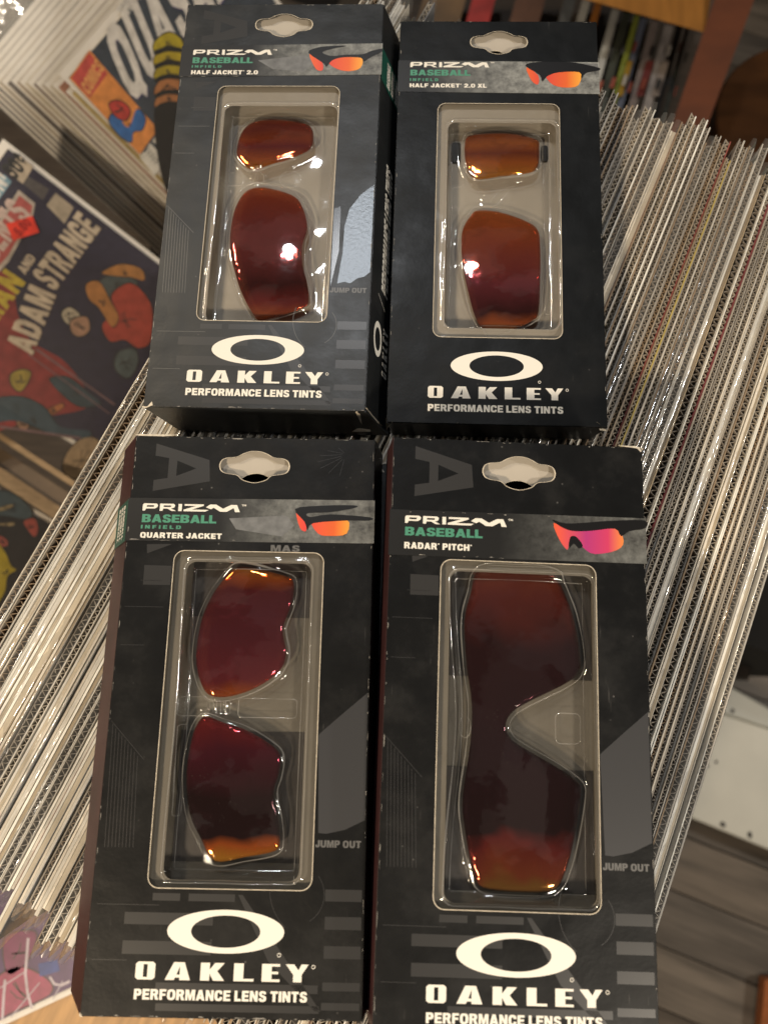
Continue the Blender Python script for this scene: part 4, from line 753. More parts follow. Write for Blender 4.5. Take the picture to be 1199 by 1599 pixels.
while p < 111.5:
    vi = int(rng.choice(4, p=[.45, .40, .13, .02])); 
    if p < -60: vi = int(rng.choice(4, p=[.15, .3, .3, .25]))
    th, fl = VAR[vi]
    gap = .14 + (abs(rng.normal(0, .16)) if rng.random() < .4 else 0)
    if 106.5 < p < 109.2 and 'gap' not in done: p += 1.8; done.add('gap')
    pc = p + th/2 + .2
    spec = None
    for k, c in SPECIAL.items():
        if abs(pc - k) < 1.6 and c not in done: spec = c; done.add(c); break
    left = pc < -20
    s0 = 63.0 + rng.normal(0, 3.2) + (4 if 20 < pc < 35 else 0) - .045*max(0, pc)*1.2 - (6 if pc > 40 and rng.random() < .3 else 0)
    if pc < -60: s0 = 63 + (-75 - pc)*.20 + rng.normal(0, 5)
    zt = rng.uniform(-2.2, -.3) - (1.0 if rng.random() < .12 else 0) - (3 if pc < -128 else 0)
    fan = math.radians(63.8 + (pc + 135)/246*3.9); c2 = DS*63 + DP*pc + np.array([math.cos(fan), math.sin(fan)])*(s0 - 63)
    m = Matrix.Translation((c2[0]*U, c2[1]*U, (zt - BH)*U)) @ Matrix.Rotation(fan + rng.normal(0, .0006), 4, 'Z')
    film_on = rng.random() < (.55 if left else .25)
    if spec: lab, grp = {'red': 'corrugated board with a red facing beside the yellow one', 'yellow': 'corrugated board with a bright yellow facing in the row', 'maroon': 'corrugated board with a dark red facing, grey boards on both sides', 'blue': 'corrugated board with a dark blue grey facing among cream ones'}[spec], 'corrugated boards standing in the row'
    elif film_on: lab, grp = 'corrugated cardboard sheet in a clear sleeve, standing on edge in the row', 'sleeved corrugated boards standing in the row'
    else: lab, grp = 'bare corrugated cardboard sheet standing on edge in the row', 'corrugated boards standing in the row'
    if spec is None and rng.random() < (.52 if left else .05):
        # a bagged comic stands between the boards: cover, pages and backing board seen edge-on
        t_ = thing('comic_book', 'bagged comic on edge with its page block showing, standing among the boards', 'comic', m, 'bagged comics standing among the boards')
        lay = ((-th/2 + .05, -th/2 + .30, 'cover', EDGE[int(rng.integers(len(EDGE)))]), (-th/2 + .34, th/2 - 1.0, 'pages', PGE[int(rng.integers(3))]), (th/2 - .95, th/2 - .1, 'backing_board', LM[int(rng.integers(2))]))
        for a_, b_, nm_, mt_ in lay:
            o = obj(nm_, meshcopy(edge_mesh(nm_, round(b_ - a_, 2)), mt_), None, t_, Matrix.Translation((rng.normal(0, 1.0)*U, (a_ + b_)/2*U, rng.normal(-.3 if nm_ == 'pages' else .1, .35)*U)))
        obj('sleeve', meshcopy(SLV[vi][int(rng.integers(3))], MAT['sleeve_film']), None, t_)
        p += th + gap; nb += 1
        continue
    t_ = thing('corrugated_board', lab, 'board', m, grp)
    kr = KR[int(rng.choice(3, p=[.6, .1, .3] if not left else [.35, .35, .3]))]
    obj('fluting', meshcopy(fl, kr), None, t_)
    for sgn in (-1, 1):
        lm = LM[int(rng.choice(4, p=[.40, .26, .30, .04] if left else [.30, .12, .50, .08]))] if sgn == -1 or rng.random() < (.45 if left else .2) else KR[int(rng.integers(3))]
        if spec and sgn == -1: lm = LC[spec]
        o = obj('liner', meshcopy(LINERS[int(rng.integers(4))], lm), None, t_, Matrix.Translation((rng.normal(0, .6)*U, sgn*(th/2 - .2)*U, rng.normal(0, .22)*U)))
    if film_on: obj('sleeve', meshcopy(SLV[vi][int(rng.integers(3))], MAT['sleeve_film']), None, t_)
    p += th + gap; nb += 1

# table that carries the row
WOOD_TAN = simple('wood_tan', (.42, .24, .095), .5, var=.35, scale=26, stretch=(1, 9, 9), bump=.15, bscale=80)
tb = thing('table', 'tan wooden table top under the row of boards', 'table', Matrix.Translation((0, 0, -(BH + 3.4 + 30)*U)) @ Matrix.Rotation(ANG, 4, 'Z'))
# local axes: x along the boards, y = minus DP
o = obj('table_top', boxmesh('table_top', -420, 330, -200, 255, 0, 30), WOOD_TAN, tb); bevel(o, 3)
FLOOR = -1190.0
for x in (-395, 300):
    for y in (-170, 220): obj('leg', boxmesh('leg', x - 22, x + 22, y - 22, y + 22, FLOOR + BH + 33.4, -1), WOOD_TAN, tb)

# ------------------------------------------------------------------ comics
def frame_at(px, dep, rdir, lean=0.0):
    """plane that faces back along the sight line, tipped by lean, with its right axis along rdir in the picture"""
    P = at_depth(px[0], px[1], dep); N = CAM - P; N = N / np.linalg.norm(N)
    h = N.copy(); h[2] = 0; h /= np.linalg.norm(h); N = N*math.cos(lean) + h*math.sin(lean); N /= np.linalg.norm(N)
    Q = on_plane(px[0] + rdir[0]*20, px[1] + rdir[1]*20, P, N); r = Q - P; r /= np.linalg.norm(r); u = np.cross(N, r)
    return P, r, u, N
def fmat(fr):
    P, r, u, N = fr
    m = Matrix([[r[i], u[i], N[i], P[i]*U] for i in range(3)] + [[0, 0, 0, 1]]); return m
def to_loc(fr, pts):
    P, r, u, N = fr; out = []
    for x, y in pts:
        q = on_plane(x, y, P, N) - P; out.append((q @ r, q @ u))
    return out
INK = {}
def ink(col, rough=.45, var=.12):
    col = tuple(c*.78 for c in col); k = tuple(round(c, 3) for c in col)
    if k not in INK: INK[k] = simple('cover_ink_%d' % len(INK), col, rough, var=.28, scale=130)
    return INK[k]
BOARD = simple('comic_board', (.74, .71, .66), .6, var=.06, scale=40)
PAGES = simple('comic_pages', (.56, .46, .31), .8, var=.25, scale=500, stretch=(1, 1, 12))
def comic(fr, x0, x1, y0, y1, label, group, cover, border=4.0, thick=2.0, film_m='cover_film', bag=True):
    base = thing('comic_book', label, 'comic', fmat(fr) @ Matrix.Translation(((x0 + x1)/2*U, y0*U, 0)), group)
    off = Matrix.Translation((-(x0 + x1)/2*U, -y0*U, 0))
    o = obj('backing_board', boxmesh('backing_board', x0 - border, x1 + border, y0 - border, y1 + border*1.6, -thick - .8, -thick), BOARD, base, off)
    obj('pages', boxmesh('pages', x0 + .4, x1 - .4, y0 + .4, y1 - .4, -thick + .05, -.15), PAGES, base, off)
    c = obj('cover', boxmesh('cover', x0, x1, y0, y1, -.12, .05), cover, base, off)
    n = 26; V, Fc = [], []; r = np.random.default_rng(abs(hash(label)) % 1000 if False else len(label))
    X = np.linspace(x0 - border - 2, x1 + border + 2, n); Y = np.linspace(y0 - border - 2, y1 + border*1.6 + (14 if film_m == 'sleeve_film_thick' else 8), n)
    for j in range(n):
        for i in range(n): V.append((X[i], Y[j], .9 + .35*math.sin(X[i]*.11 + Y[j]*.05) + r.normal(0, .05) + (max(0, Y[j] - y1)*(.16*math.sin(X[i]*.13 + len(label)) + r.normal(0, .05)) if film_m == 'sleeve_film_thick' else 0)))
    for j in range(n - 1):
        for i in range(n - 1): a = j*n + i; Fc.append((a, a+1, a+n+1, a+n))
    if bag: obj('sleeve', mesh_mm('sleeve', V, Fc, True), MAT[film_m], base, off)
    def art(nm, loops, m, z=.10, smooth=False, px=True):
        lp = [to_loc(fr, l) if px else l for l in loops]
        if smooth:
            lp = [smooth_loop(l, 4) for l in lp]
            if nm == 'colour_patch':
                q_ = np.array(lp[0]); cc = q_.mean(0); dv = q_ - cc; v, f = shape([[tuple(x) for x in cc + dv*(1 + 1.0/(np.linalg.norm(dv, axis=1)[:, None] + .1))]]); v[:, 2] = z - .006
                obj('ink_outline', mesh_mm('ink_outline', v, f), ink((.02, .018, .018)), c)
                for e_ in range(3):
                    t0 = random.uniform(0, 6.28); a_ = cc + np.array([math.cos(t0), math.sin(t0)])*np.linalg.norm(dv, axis=1).min()*.75; b_ = cc - np.array([math.cos(t0 + .5), math.sin(t0 + .5)])*np.linalg.norm(dv, axis=1).min()*.6; m_ = (a_ + b_)/2 + np.array([random.uniform(-2, 2), random.uniform(-2, 2)])
                    v, f = shape([strip([tuple(a_), tuple(m_), tuple(b_)], .8)]); v[:, 2] = z + .004; obj('ink_line', mesh_mm('ink_line', v, f), ink((.03, .025, .025)), c)
        v, f = shape(lp); v[:, 2] = z; obj(nm, mesh_mm(nm, v, f), m, c)
    def word(body, a, b, hgt, m, z=.14, bold=.05, sp=1.0, shear=0.0, nm='title_lettering'):
        (ax, ay), (bx, by) = to_loc(fr, [a, b]); d = np.array([bx - ax, by - ay]); L_ = np.linalg.norm(d); d /= L_; n_ = np.array([-d[1], d[0]])
        v, f = heavy(body, .12); w = np.zeros_like(v)
        w[:, :2] = np.array([ax, ay]) + np.outer(v[:, 0]*L_ + shear*hgt*v[:, 1], d) + np.outer(v[:, 1]*hgt, n_); w[:, 2] = z
        obj(nm, mesh_mm(nm, w, f), m, c)
    return base, c, art, word

# comic with dark slate cover, white slanted title
frQ = frame_at((108, 121), 600, (.655, -.756), .06)
baseQ, cQ, art, word = comic(frQ, 0, 168, -258, 0, 'bagged comic with dark slate cover, tall white title and orange corner strip', 'comics in the bin', ink((.045, .06, .085)))
z = lambda pts: [(a/3.747, b/3.747) for a, b in pts]
art('corner_strip', [z([(408,458),(525,292),(925,757),(818,905)])], ink((.80, .30, .075)))
art('corner_box', [z([(418,458),(523,306),(632,430),(527,572)])], ink((.60, .085, .07)), .13)
word('COMICS', z([(525,560)])[0], z([(612,405)])[0], 9, ink((.85, .42, .14)), .16, .04, 1, .3, 'corner_lettering')
art('colour_patch', [z([(640,700),(700,640),(720,720),(760,740),(800,640),(850,690),(830,760),(780,770),(770,830),(700,790)])], ink((.04, .16, .46)), .13, True)
art('colour_patch', [z([(640,610),(700,590),(760,640),(740,700),(680,680)])], ink((.55, .05, .04)), .15, True)
art('barcode_box', [z([(820,925),(880,835),(975,945),(905,1030)])], ink((.72, .69, .62)), .13)
art('barcode_box', [z([(893,825),(930,765),(1010,870),(985,918)])], ink((.72, .69, .62)), .13)
for k in range(5): art('barcode_bar', [z([(848 + k*14, 895 + k*17 - 6), (868 + k*14, 866 + k*17 - 6), (872 + k*14, 871 + k*17 - 6), (852 + k*14, 900 + k*17 - 6)])], ink((.05, .05, .05)), .16)
word('THE', z([(735,118)])[0], z([(800,22)])[0], 9, ink((.80, .78, .74)), .16, .05, 1, .1)
word('CO', z([(815,5)])[0], z([(860,-60)])[0], 9, ink((.80, .78, .74)), .16, .05, 1, .1)
for dx, dy, m, zz in ((5, 9, ink((.045, .03, .15)), .12), (0, 0, ink((.80, .77, .73)), .18)):
    word('QUASAR', (208 + dx/3.747, 162 + dy/3.747), (365 + dx/3.747, -19 + dy/3.747), 47, m, zz, shear=.44)
art('dark_patch', [z([(905,620),(1000,560),(1080,600),(1060,1130),(980,1130),(920,900)])], ink((.008, .008, .01)), .20, True)
for k, (yy, cc) in enumerate(((250, (.50, .40, .02)), (330, (.50, .38, .02)), (410, (.42, .33, .02)), (500, (.42, .17, .06)), (570, (.42, .17, .06)))):
    art('colour_patch', [z([(905 + 4*k, yy), (985, yy - 60), (1060, yy - 20), (1065, yy + 40), (980, yy + 30), (910, yy + 55)])], ink(cc), .22 + .01*k, True)
    art('dark_patch', [z([(905 + 4*k, yy + 46), (985, yy + 22), (1060, yy + 30), (1065, yy + 56), (980, yy + 52), (910, yy + 74)])], ink((.012, .012, .012)), .28 + .01*k, True)
# comics behind it: their left edges and bagged tops show
P0, rQ, uQ, NQ = frQ
CV = [(.55, .42, .16), (.42, .19, .12), (.62, .55, .42), (.50, .44, .36), (.16, .10, .08), (.60, .52, .36), (.36, .26, .16), (.10, .08, .07), (.42, .34, .24), (.12, .10, .09), (.22, .18, .15), (.07, .06, .06)]
for k in range(12):
    sh = -7.5 - k*4.4 - (2 if k > 6 else 0); fr2 = (P0 + rQ*sh + uQ*(4.5*k - (9 if k == 0 else 4)) - NQ*(4.2*(k + 1)), rQ, uQ, NQ)
    comic(fr2, 0, 168, -258, 0, 'bagged comic behind the slate cover comic, only its worn edges showing', 'comics stacked behind the slate cover', ink(CV[k]), 2.5, 2.4)
FRJ = random.Random(4)
for k in range(15):
    ja = FRJ.uniform(-.022, .022); rj = rQ*math.cos(ja) + uQ*math.sin(ja); uj = np.cross(NQ, rj)
    fr2 = (P0 - rQ*(44 + FRJ.uniform(-9, 9)) + uQ*(34 + k*11.0 + FRJ.uniform(-4, 4)) - NQ*(62 + 5.5*k), rj, uj, NQ)
    b_, c_, a_, w_ = comic(fr2, 0, 170, -258, 0, 'white board topped comic in a crinkled glossy bag at the bin back', 'white topped bagged comics', ink([(.62, .60, .55), (.55, .50, .42), (.66, .62, .54), (.40, .38, .36)][k % 4]), 3.5, 2.6, 'sleeve_film_thick')

# comic with navy cover and cream slanted title
frA = frame_at((150, 450), 620, (.575, -.818), .05)
xr = to_loc(frA, [(140, 330)])[0][0]; yt = to_loc(frA, [(27, 212)])[0][1]
baseA, cA, art, word = comic(frA, xr - 168, xr, yt - 258, yt, 'bagged comic with navy purple cover, cream slanted title and red price sticker', 'comics in the bin', ink((.030, .026, .052)))
y_ = lambda pts: [(a/3.997, 200 + b/3.997) for a, b in pts]
CR = ink((.60, .50, .38))
art('red_area', [y_([(-400,1000),(40,900),(110,1150),(200,1330),(420,1470),(560,1720),(300,1800),(-400,1900)])], ink((.26, .035, .035)), .09, True)
art('banner', [y_([(118,385),(222,470),(205,560),(60,830),(-60,960),(-200,900)])], ink((.52, .45, .38)), .10)
art('banner_fill', [y_([(125,420),(205,485),(190,560),(50,800),(-60,920),(-180,880)])], ink((.46, .10, .09)), .12)
word('PRESENTS', y_([(-170,1010)])[0], y_([(205,545)])[0], 20, ink((.66, .50, .44)), .15, .05)
art('price_box', [y_([(118,162),(212,240),(145,348),(48,275)])], CR, .11)
word('50\u00a2', y_([(98,330)])[0], y_([(190,222)])[0], 13, ink((.03, .03, .03)), .15, .07)
word('ONLY', y_([(62,285)])[0], y_([(135,180)])[0], 5, ink((.03, .03, .03)), .15, .04)
art('barcode_box', [y_([(350,405),(462,495),(405,598),(292,482)])], ink((.44, .37, .28)), .11)
art('small_print', [y_([(175,300),(310,380),(270,450),(150,350)])], ink((.10, .09, .09)), .11)
art('blue_box', [y_([(-60,330),(30,290),(75,335),(-20,470)])], ink((.20, .36, .46)), .11)
word('SON!', y_([(-55,500)])[0], y_([(70,330)])[0], 12, ink((.75, .75, .72)), .15, .05)
for dx, m, zz, bo in ((7, ink((.10, .07, .05)), .14, .09), (0, CR, .17, .06)):
    word('ADAM', y_([(205 + dx, 1418)])[0], y_([(352 + dx, 1045)])[0], 21, m, zz, bo, .92)
    word('STRANGE', y_([(345 + dx, 1020)])[0], y_([(632 + dx, 628)])[0], 21, m, zz, bo, .92)
word('AND', y_([(160,915)])[0], y_([(228,815)])[0], 7, CR, .15, .05)
word('SUPERMAN', y_([(-330,1660)])[0], y_([(165,965)])[0], 18, ink((.55, .42, .05)), .16, .07, .95)
stk = lambda: art('price_sticker', [y_([(40,600),(205,548),(248,650),(88,702)])], ink((.85, .06, .035)), 1.9)
stk(); word('5.00', y_([(130,680)])[0], y_([(205,600)])[0], 7, ink((.35, .02, .02)), 2.0, .04, nm='sticker_lettering')
# loose colour areas of the cover picture
for col, pts in (((.40, .06, .04), [(700,1040),(800,970),(880,1010),(950,1130),(940,1330),(860,1370),(780,1320),(690,1330),(640,1230),(720,1150)]),
                 ((.46, .20, .06), [(540,980),(620,960),(690,1080),(740,1180),(700,1240),(620,1120),(560,1070)]),
                 ((.44, .20, .06), [(640,900),(760,850),(880,880),(900,950),(820,930),(700,920)]),
                 ((.46, .40, .30), [(390,1150),(440,1120),(500,1170),(470,1230),(410,1210)]),
                 ((.40, .23, .15), [(450,1200),(540,1180),(560,1260),(500,1300),(450,1270)]),
                 ((.075, .095, .10), [(620,960),(760,910),(860,970),(780,1000),(700,1060)]),
                 ((.085, .11, .115), [(740,1400),(840,1380),(860,1470),(800,1560),(720,1500)])):
    art('colour_patch', [y_(pts)], ink(col), .12 + .01*(len(INK) % 7), True)
w_ = lambda pts: [(a/4.442, 540 + b/4.442) for a, b in pts]
for col, pts in (((.045, .075, .10), [(-200,420),(100,350),(300,420),(420,560),(620,590),(600,640),(380,620),(200,540),(60,520),(-200,560)]),
                 ((.045, .070, .09), [(350,230),(480,220),(620,330),(700,400),(560,420),(430,330)]),
                 ((.36, .27, .05), [(80,200),(150,165),(215,185),(190,260),(140,315),(85,270)]),
                 ((.40, .14, .05), [(300,470),(420,400),(440,430),(330,490)]),
                 ((.30, .17, .11), [(120,520),(190,520),(195,570),(150,580)]),
                 ((.34, .24, .14), [(440,860),(470,740),(560,650),(660,640),(720,740),(640,900),(520,920)])):
    art('colour_patch', [w_(pts)], ink(col), .20 + .01*(len(INK) % 5), True)
for a, b, wd in (((250,20), (800,410), 5), ((200,60), (760,470), 3), ((0,560), (560,640), 6)):
    (ax, ay), (bx, by) = w_([a, b]); art('ray_line', [strip([(ax, ay), (bx, by)], wd*.6)], ink((.20, .12, .13)), .30)

# bin dividers and the next comic down
WB = simple('bin_wood', (.34, .235, .13), .6, var=.3, scale=30, stretch=(1, 8, 8)); WBD = simple('bin_wood_dark', (.14, .10, .065), .6, var=.3, scale=30)
bn = thing('comic_bin', 'pale wooden divider boards between the navy comic and the next one', 'bin', Matrix.Translation(tuple(at_depth(30, 740, 640)*U)))
inv = bn.matrix_world.inverted()
def prism_px(nm, pts, dep, thick, m, parent, base_mw):
    a = [np.array(at_depth(x, y, d)) for (x, y), d in zip(pts, dep)]
    b = [q + np.array(ray(x, y))/np.linalg.norm(ray(x, y))*thick for q, (x, y) in zip(a, pts)]
    me = hexa(nm, [tuple(q) for q in b + a]); 
    bm = bmesh.new(); bm.from_mesh(me); bmesh.ops.recalc_face_normals(bm, faces=bm.faces); bm.to_mesh(me); bm.free()
    return obj(nm, me, m, parent, base_mw)
prism_px('divider_board', [(-90, 617), (-90, 627), (118, 763), (118, 752)], (640, 640, 640, 640), 90, WB, bn, inv)
prism_px('divider_board', [(-90, 640), (-90, 668), (118, 806), (118, 776)], (655, 652, 652, 655), 90, WBD, bn, inv)
prism_px('divider_board', [(-90, 669), (-90, 696), (118, 832), (118, 807)], (648, 640, 640, 648), 90, WB, bn, inv)
frB = frame_at((20, 860), 640, (.575, -.818), .05)
xb = to_loc(frB, [(40, 795)])[0][0]
baseB, cB, art, word = comic(frB, xb - 168, xb, -190, 68, 'bagged comic with dark cover and yellow patch below the divider boards', 'comics in the bin', ink((.025, .022, .022)))
v_ = lambda pts: [(a/5., 640 + b/5.) for a, b in pts]
for col, pts in (((.06, .085, .095), [(-50,640),(120,660),(250,790),(210,850),(80,830),(-50,800)]), ((.34, .07, .05), [(190,870),(270,850),(300,930),(270,990),(210,920)]),
                 ((.34, .08, .06), [(-20,980),(50,1010),(60,1060),(0,1060)]), ((.40, .30, .02), [(-40,1050),(40,1110),(90,1220),(130,1250),(60,1300),(40,1420),(-40,1500)]),
                 ((.32, .24, .12), [(-10,770),(90,740),(100,755),(10,790)]), ((.32, .24, .12), [(-10,890),(110,880),(100,905),(10,900)])):
    art('colour_patch', [v_(pts)], ink(col), .12 + .01*(len(INK) % 6), True)
# purple comic lying on the table by the ends of the boards
zt = -(BH + 3.4)
Pp = at_z(60, 1520, zt + 4.5); Qp = at_z(110, 1497, zt + 4.5); rp = Qp - Pp; rp /= np.linalg.norm(rp); frP = (Pp, rp, np.cross((0, 0, 1.), rp), np.array([0, 0, 1.]))
xa = to_loc(frP, [(110, 1550)])[0]
baseP, cP, art, word = comic(frP, -75, 95, to_loc(frP, [(60, 1566)])[0][1], to_loc(frP, [(60, 1566)])[0][1] + 170, 'comic with purple and crimson cover lying flat on the table', 'comics on the table', ink((.075, .03, .12)), 4.0, 2.0, bag=False)
x_ = lambda pts: [(a/4.455, 1240 + b/4.455) for a, b in pts]
art('colour_patch', [x_([(-60,1340),(120,1200),(330,1290),(350,1390),(120,1500),(-60,1560)])], ink((.32, .04, .11)), .1, True)
art('colour_patch', [x_([(40,1000),(250,960),(200,1150),(60,1250)])], ink((.17, .02, .09)), .1, True)
art('colour_patch', [x_([(270,1180),(400,1150),(420,1230),(280,1270)])], ink((.02, .05, .25)), .12)
for pts in ([(20,1570),(30,1400),(40,1290)], [(225,1490),(195,1380),(180,1250),(200,1000)], [(350,1270),(380,1320),(430,1330),(490,1300)]): art('ray_line', [strip(x_(pts), 4.0)], ink((.55, .48, .55)), .2)
for pts in ([(0,1350),(170,1240)], [(80,1550),(280,1310)], [(370,1430),(440,1300)]): art('ray_line', [strip(x_(pts), 1.6)], ink((.5, .45, .52)), .22)

# low bench that carries the bins
BENCH = simple('bench_wood', (.07, .05, .035), .6, var=.3, scale=20, stretch=(1, 7, 7))
be = thing('bench', 'dark low bench beneath the comic bins', 'bench', Matrix.Translation((-.75, .25, FLOOR*U)))
obj('bench_top', boxmesh('bench_top', -600, 400, -600, 700, 470, 500), BENCH, be)
for x in (-560, 360):
    for y in (-560, 660): obj('leg', boxmesh('leg', x - 25, x + 25, y - 25, y + 25, 0, 470), BENCH, be)

# ------------------------------------------------------------------ floor and things beyond the row
PL = [simple('floor_plank_%d' % k, c, .5, var=.55, scale=9, stretch=(.6, 6, 6), bump=.15, bscale=60) for k, c in enumerate(((.155, .124, .095), (.12, .096, .074), (.185, .152, .12), (.14, .116, .094)))]
fl_ = obj('floor', boxmesh('floor', -2500, 2500, -2500, 3500, -20, 0), simple('floor_under', (.02, .016, .013), .8)); fl_.location.z = FLOOR*U; tag(fl_, kind='structure')
A_, B_ = at_z(1040, 1385, FLOOR), at_z(1199, 1450, FLOOR); d_ = (B_ - A_)[:2]; d_ /= np.linalg.norm(d_); pa = math.atan2(d_[1], d_[0]); n_ = np.array([-d_[1], d_[0]])
PM = [boxmesh('plank', -600, 600, -46.5, 46.5, 0, 9)]
pmesh = []
for m in PL: c = PM[0].copy(); c.materials.append(m); pmesh.append(c)
for row in range(-10, 26):
    for colu in range(-1, 2):
        ctr = A_[:2] + n_*(row*96.0 + 48) + d_*(colu*1206.0 + (row*377 % 900) - 100)
        pk = bpy.data.objects.new('plank', pmesh[(row*5 + colu*3) % 4]); COL.objects.link(pk); pk.parent = fl_
        pk.matrix_basis = Matrix.Translation((ctr[0]*U, ctr[1]*U, .0005)) @ Matrix.Rotation(pa, 4, 'Z')
# pale panel on the floor
PALE = simple('pale_panel', (.74, .72, .63), .5, var=.08, scale=12); PALE2 = simple('pale_panel_top', (.60, .60, .54), .5, var=.08, scale=12); MARK = simple('dark_mark', (.06, .055, .05), .7)
zc = FLOOR + 75
pw = thing('white_carton', 'off white flat panel with dark scuff marks lying on the plank floor', 'panel', Matrix.Translation(tuple(at_z(1130, 1200, FLOOR)*U)))
iv = pw.matrix_world.inverted()
def slab_px(nm, pts, ztop, zbot, m, parent, mw):
    a = [at_z(x, y, ztop) for x, y in pts]; b = [np.array([q[0], q[1], zbot]) for q in a]
    me = hexa(nm, [tuple(q) for q in b + a]); bm = bmesh.new(); bm.from_mesh(me); bmesh.ops.recalc_face_normals(bm, faces=bm.faces); bm.to_mesh(me); bm.free()
    return obj(nm, me, m, parent, mw)
bevel(slab_px('front_sheet', [(1040, 1262), (1260, 1352), (1260, 1158), (1040, 1086)], zc, FLOOR + 12, PALE, pw, iv), 4)
bevel(slab_px('rear_flap', [(1040, 1085), (1260, 1157), (1260, 1140), (1075, 1035)], zc + 3, FLOOR + 12, PALE2, pw, iv), 4)
for x, y, r in ((1111, 1124, 4), (1127, 1110, 3), (1143, 1110, 3), (1090, 1200, 2.5), (1103, 1196, 3), (1118, 1190, 2.5), (1072, 1262, 3.5), (1128, 1288, 4), (1170, 1304, 4)):
    c = at_z(x, y, zc + (4 if y < 1130 else 1)); v, f = shape([smooth_loop([(c[0] + r*1.3*math.cos(a)*random.uniform(.7, 1.2), c[1] + r*1.3*math.sin(a)*random.uniform(.7, 1.2)) for a in np.linspace(0, 2*math.pi, 7)[:-1]], 3)])
    v[:, 2] = c[2]; obj('scuff_mark', mesh_mm('scuff_mark', v, f), MARK, pw, iv)
# dark crate standing in for the dark area above the panel
DK = simple('crate_black', (.004, .0035, .003), .9); DK2 = simple('crate_brown', (.022, .016, .013), .8, var=.2, scale=20)
cr = thing('dark_slab', 'black crate standing on the floor behind the pale panel', 'crate', Matrix.Translation(tuple(at_z(1190, 900, FLOOR)*U))); iv = cr.matrix_world.inverted()
slab_px('crate_body', [(1150, 1000), (1300, 1060), (1300, 760), (1150, 700)], FLOOR + 330, FLOOR + 10, DK, cr, iv)
slab_px('slab_side', [(1118, 1050), (1168, 1063), (1180, 985), (1122, 975)], FLOOR + 150, FLOOR + 10, DK2, cr, iv)
slab_px('slab_edge', [(1165, 840), (1300, 890), (1300, 840), (1170, 790)], FLOOR + 350, FLOOR + 331, simple('crate_rim', (.02, .015, .012), .8), cr, iv)
# orange comic corner at the floor
ob = slab_px('comic_book', [(1184, 1640), (1260, 1640), (1260, 1530), (1194, 1530)], FLOOR + 40, FLOOR + 20, ink((.55, .17, .05)), None, None)
tag(ob, 'orange comic lying at the edge of the plank floor', 'comic')
# wooden shelf with book spines
SW = simple('shelf_orange_wood', (.40, .17, .035), .4, var=.25, scale=14, stretch=(6, 1, 1)); SR = simple('shelf_red_wood', (.15, .038, .009), .65, var=.25, scale=14, stretch=(1, 1, 6))
sf = thing('bookshelf', 'orange brown wooden shelf unit holding upright book spines', 'shelf', Matrix.Translation(tuple(at_depth(1080, 260, 1150)*U))); iv = sf.matrix_world.inverted()
prism_px('shelf_board', [(860, -16), (1100, 51), (1120, -70), (860, -120)], (980, 980, 990, 990), 60, SW, sf, iv)
prism_px('shelf_post', [(1000, 340), (1050, 340), (1195, -50), (1128, -40)], (1010, 1010, 970, 970), 60, SR, sf, iv)
prism_px('back_board', [(600, 400), (1000, 400), (1180, -120), (600, -120)], (1210, 1210, 1170, 1170), 15, BENCH, sf, iv)
SP = [((.42, .42, .39), 955, 967, 'grey'), ((.045, .05, .035), 973, 986, 'dark olive'), ((.28, .32, .05), 992, 1001, 'lime and yellow'), ((.15, .17, .23), 1003, 1013, 'slate blue'), ((.30, .25, .23), 1021, 1034, 'grey brown'), ((.44, .40, .38), 1044, 1058, 'pale grey'), ((.02, .018, .017), 1062, 1072, 'black'), ((.06, .07, .06), 1078, 1084, 'dark green'),
      ((.30, .02, .015), 732, 768, 'deep red'), ((.09, .04, .02), 800, 846, 'dark brown'), ((.10, .11, .12), 876, 894, 'charcoal'), ((.36, .36, .34), 904, 917, 'light grey'), ((.30, .11, .02), 925, 936, 'orange'), ((.13, .075, .03), 655, 722, 'brown')]
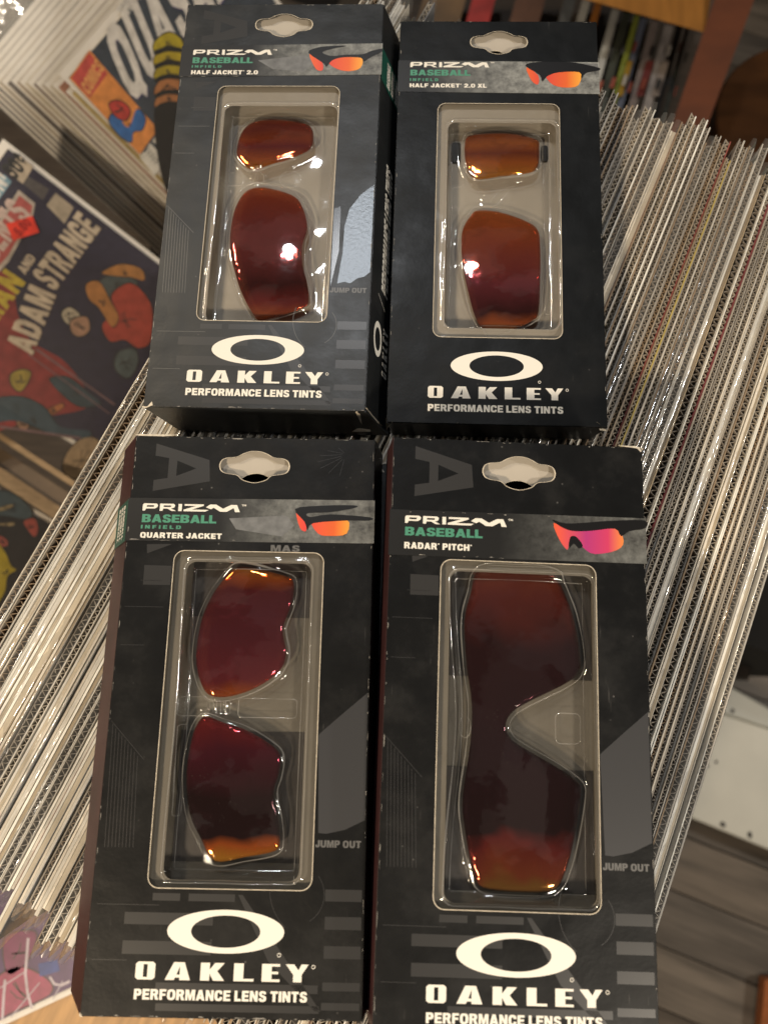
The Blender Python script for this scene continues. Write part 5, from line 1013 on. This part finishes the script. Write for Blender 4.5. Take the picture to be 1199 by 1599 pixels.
for col, xa, xb2, nm in SP:
    k = -.30; y0, y1 = -20, 420
    m = simple('spine_' + nm.replace(' ', '_'), col, .5, var=.35, scale=35)
    mid = (xa + xb2)/2; rt = thing('book', '%s book spine standing in the wooden shelf' % nm, 'book', Matrix.Translation(tuple(at_depth(mid + k*350, 400, 1090)*U)), 'books in the wooden shelf')
    top = 8 if xa < 930 else 22
    prism_px('spine', [(xa + k*(y1 - 53), y1), (xb2 + k*(y1 - 53), y1), (xb2 + k*(top - 53), top - 40), (xa + k*(top - 53), top - 40)], (1090, 1090, 1050, 1050), 90, m, rt, rt.matrix_world.inverted())
    for q_ in range(2):
        ya = 62 + q_*52 + (xa % 23); wq = (xb2 - xa)
        prism_px('spine_print', [(xa + wq*.25 + k*(ya + 16 - 53), ya + 16), (xb2 - wq*.25 + k*(ya + 16 - 53), ya + 16), (xb2 - wq*.25 + k*(ya - 53), ya), (xa + wq*.25 + k*(ya - 53), ya)], (1053, 1053, 1052, 1052), 2, ink([(.6, .56, .5), (.05, .05, .05), (.4, .1, .06)][(int(xa) + q_) % 3]), rt, rt.matrix_world.inverted())
    if nm in ('lime and yellow', 'grey brown', 'light grey', 'pale grey'):
        c2_ = {'lime and yellow': (.42, .25, .02), 'grey brown': (.20, .04, .035), 'light grey': (.22, .22, .22), 'pale grey': (.36, .30, .26)}[nm]
        prism_px('spine_label', [(xa + .5 + k*(150 - 53), 150), (xb2 - .5 + k*(150 - 53), 150), (xb2 - .5 + k*(95 - 53), 95), (xa + .5 + k*(95 - 53), 95)], (1060, 1060, 1056, 1056), 3, simple('label_' + nm.replace(' ', '_'), c2_, .5), rt, rt.matrix_world.inverted())
# round wooden stool
ST = simple('stool_wood', (.085, .032, .009), .4, var=.3, scale=10, stretch=(1, 5, 1)); ST2 = simple('stool_edge', (.36, .15, .04), .4, var=.2, scale=20)
zs = FLOOR + 420; c0 = at_z(1262, 190, zs); rad = np.linalg.norm((at_z(1128, 230, zs) - c0)[:2])
st = thing('stool', 'dark brown round wooden stool with a lighter rim beside the shelf', 'stool', Matrix.Translation((c0[0]*U, c0[1]*U, FLOOR*U)))
def disc(nm, r0, z0, z1, m, n=64):
    V = [(r0*math.cos(2*math.pi*k/n), r0*math.sin(2*math.pi*k/n), zz) for zz in (z0, z1) for k in range(n)]
    f = [tuple(range(n-1, -1, -1)), tuple(range(n, 2*n))] + [(k, (k+1) % n, (k+1) % n + n, k + n) for k in range(n)]
    o = obj(nm, mesh_mm(nm, V, f), m, st); bevel(o, 5, 3)
disc('seat', rad, 392, 420, ST); disc('seat_rim', rad*1.02, 372, 391, ST2)
for k in range(4):
    a = k*math.pi/2 + .6; x, y = rad*.7*math.cos(a), rad*.7*math.sin(a); obj('leg', hexa('leg', [(x*1.15 + i, y*1.15 + j, 10) for i, j in ((-14,-14),(14,-14),(14,14),(-14,14))] + [(x + i, y + j, 371) for i, j in ((-16,-16),(16,-16),(16,16),(-16,16))]), ST, st)
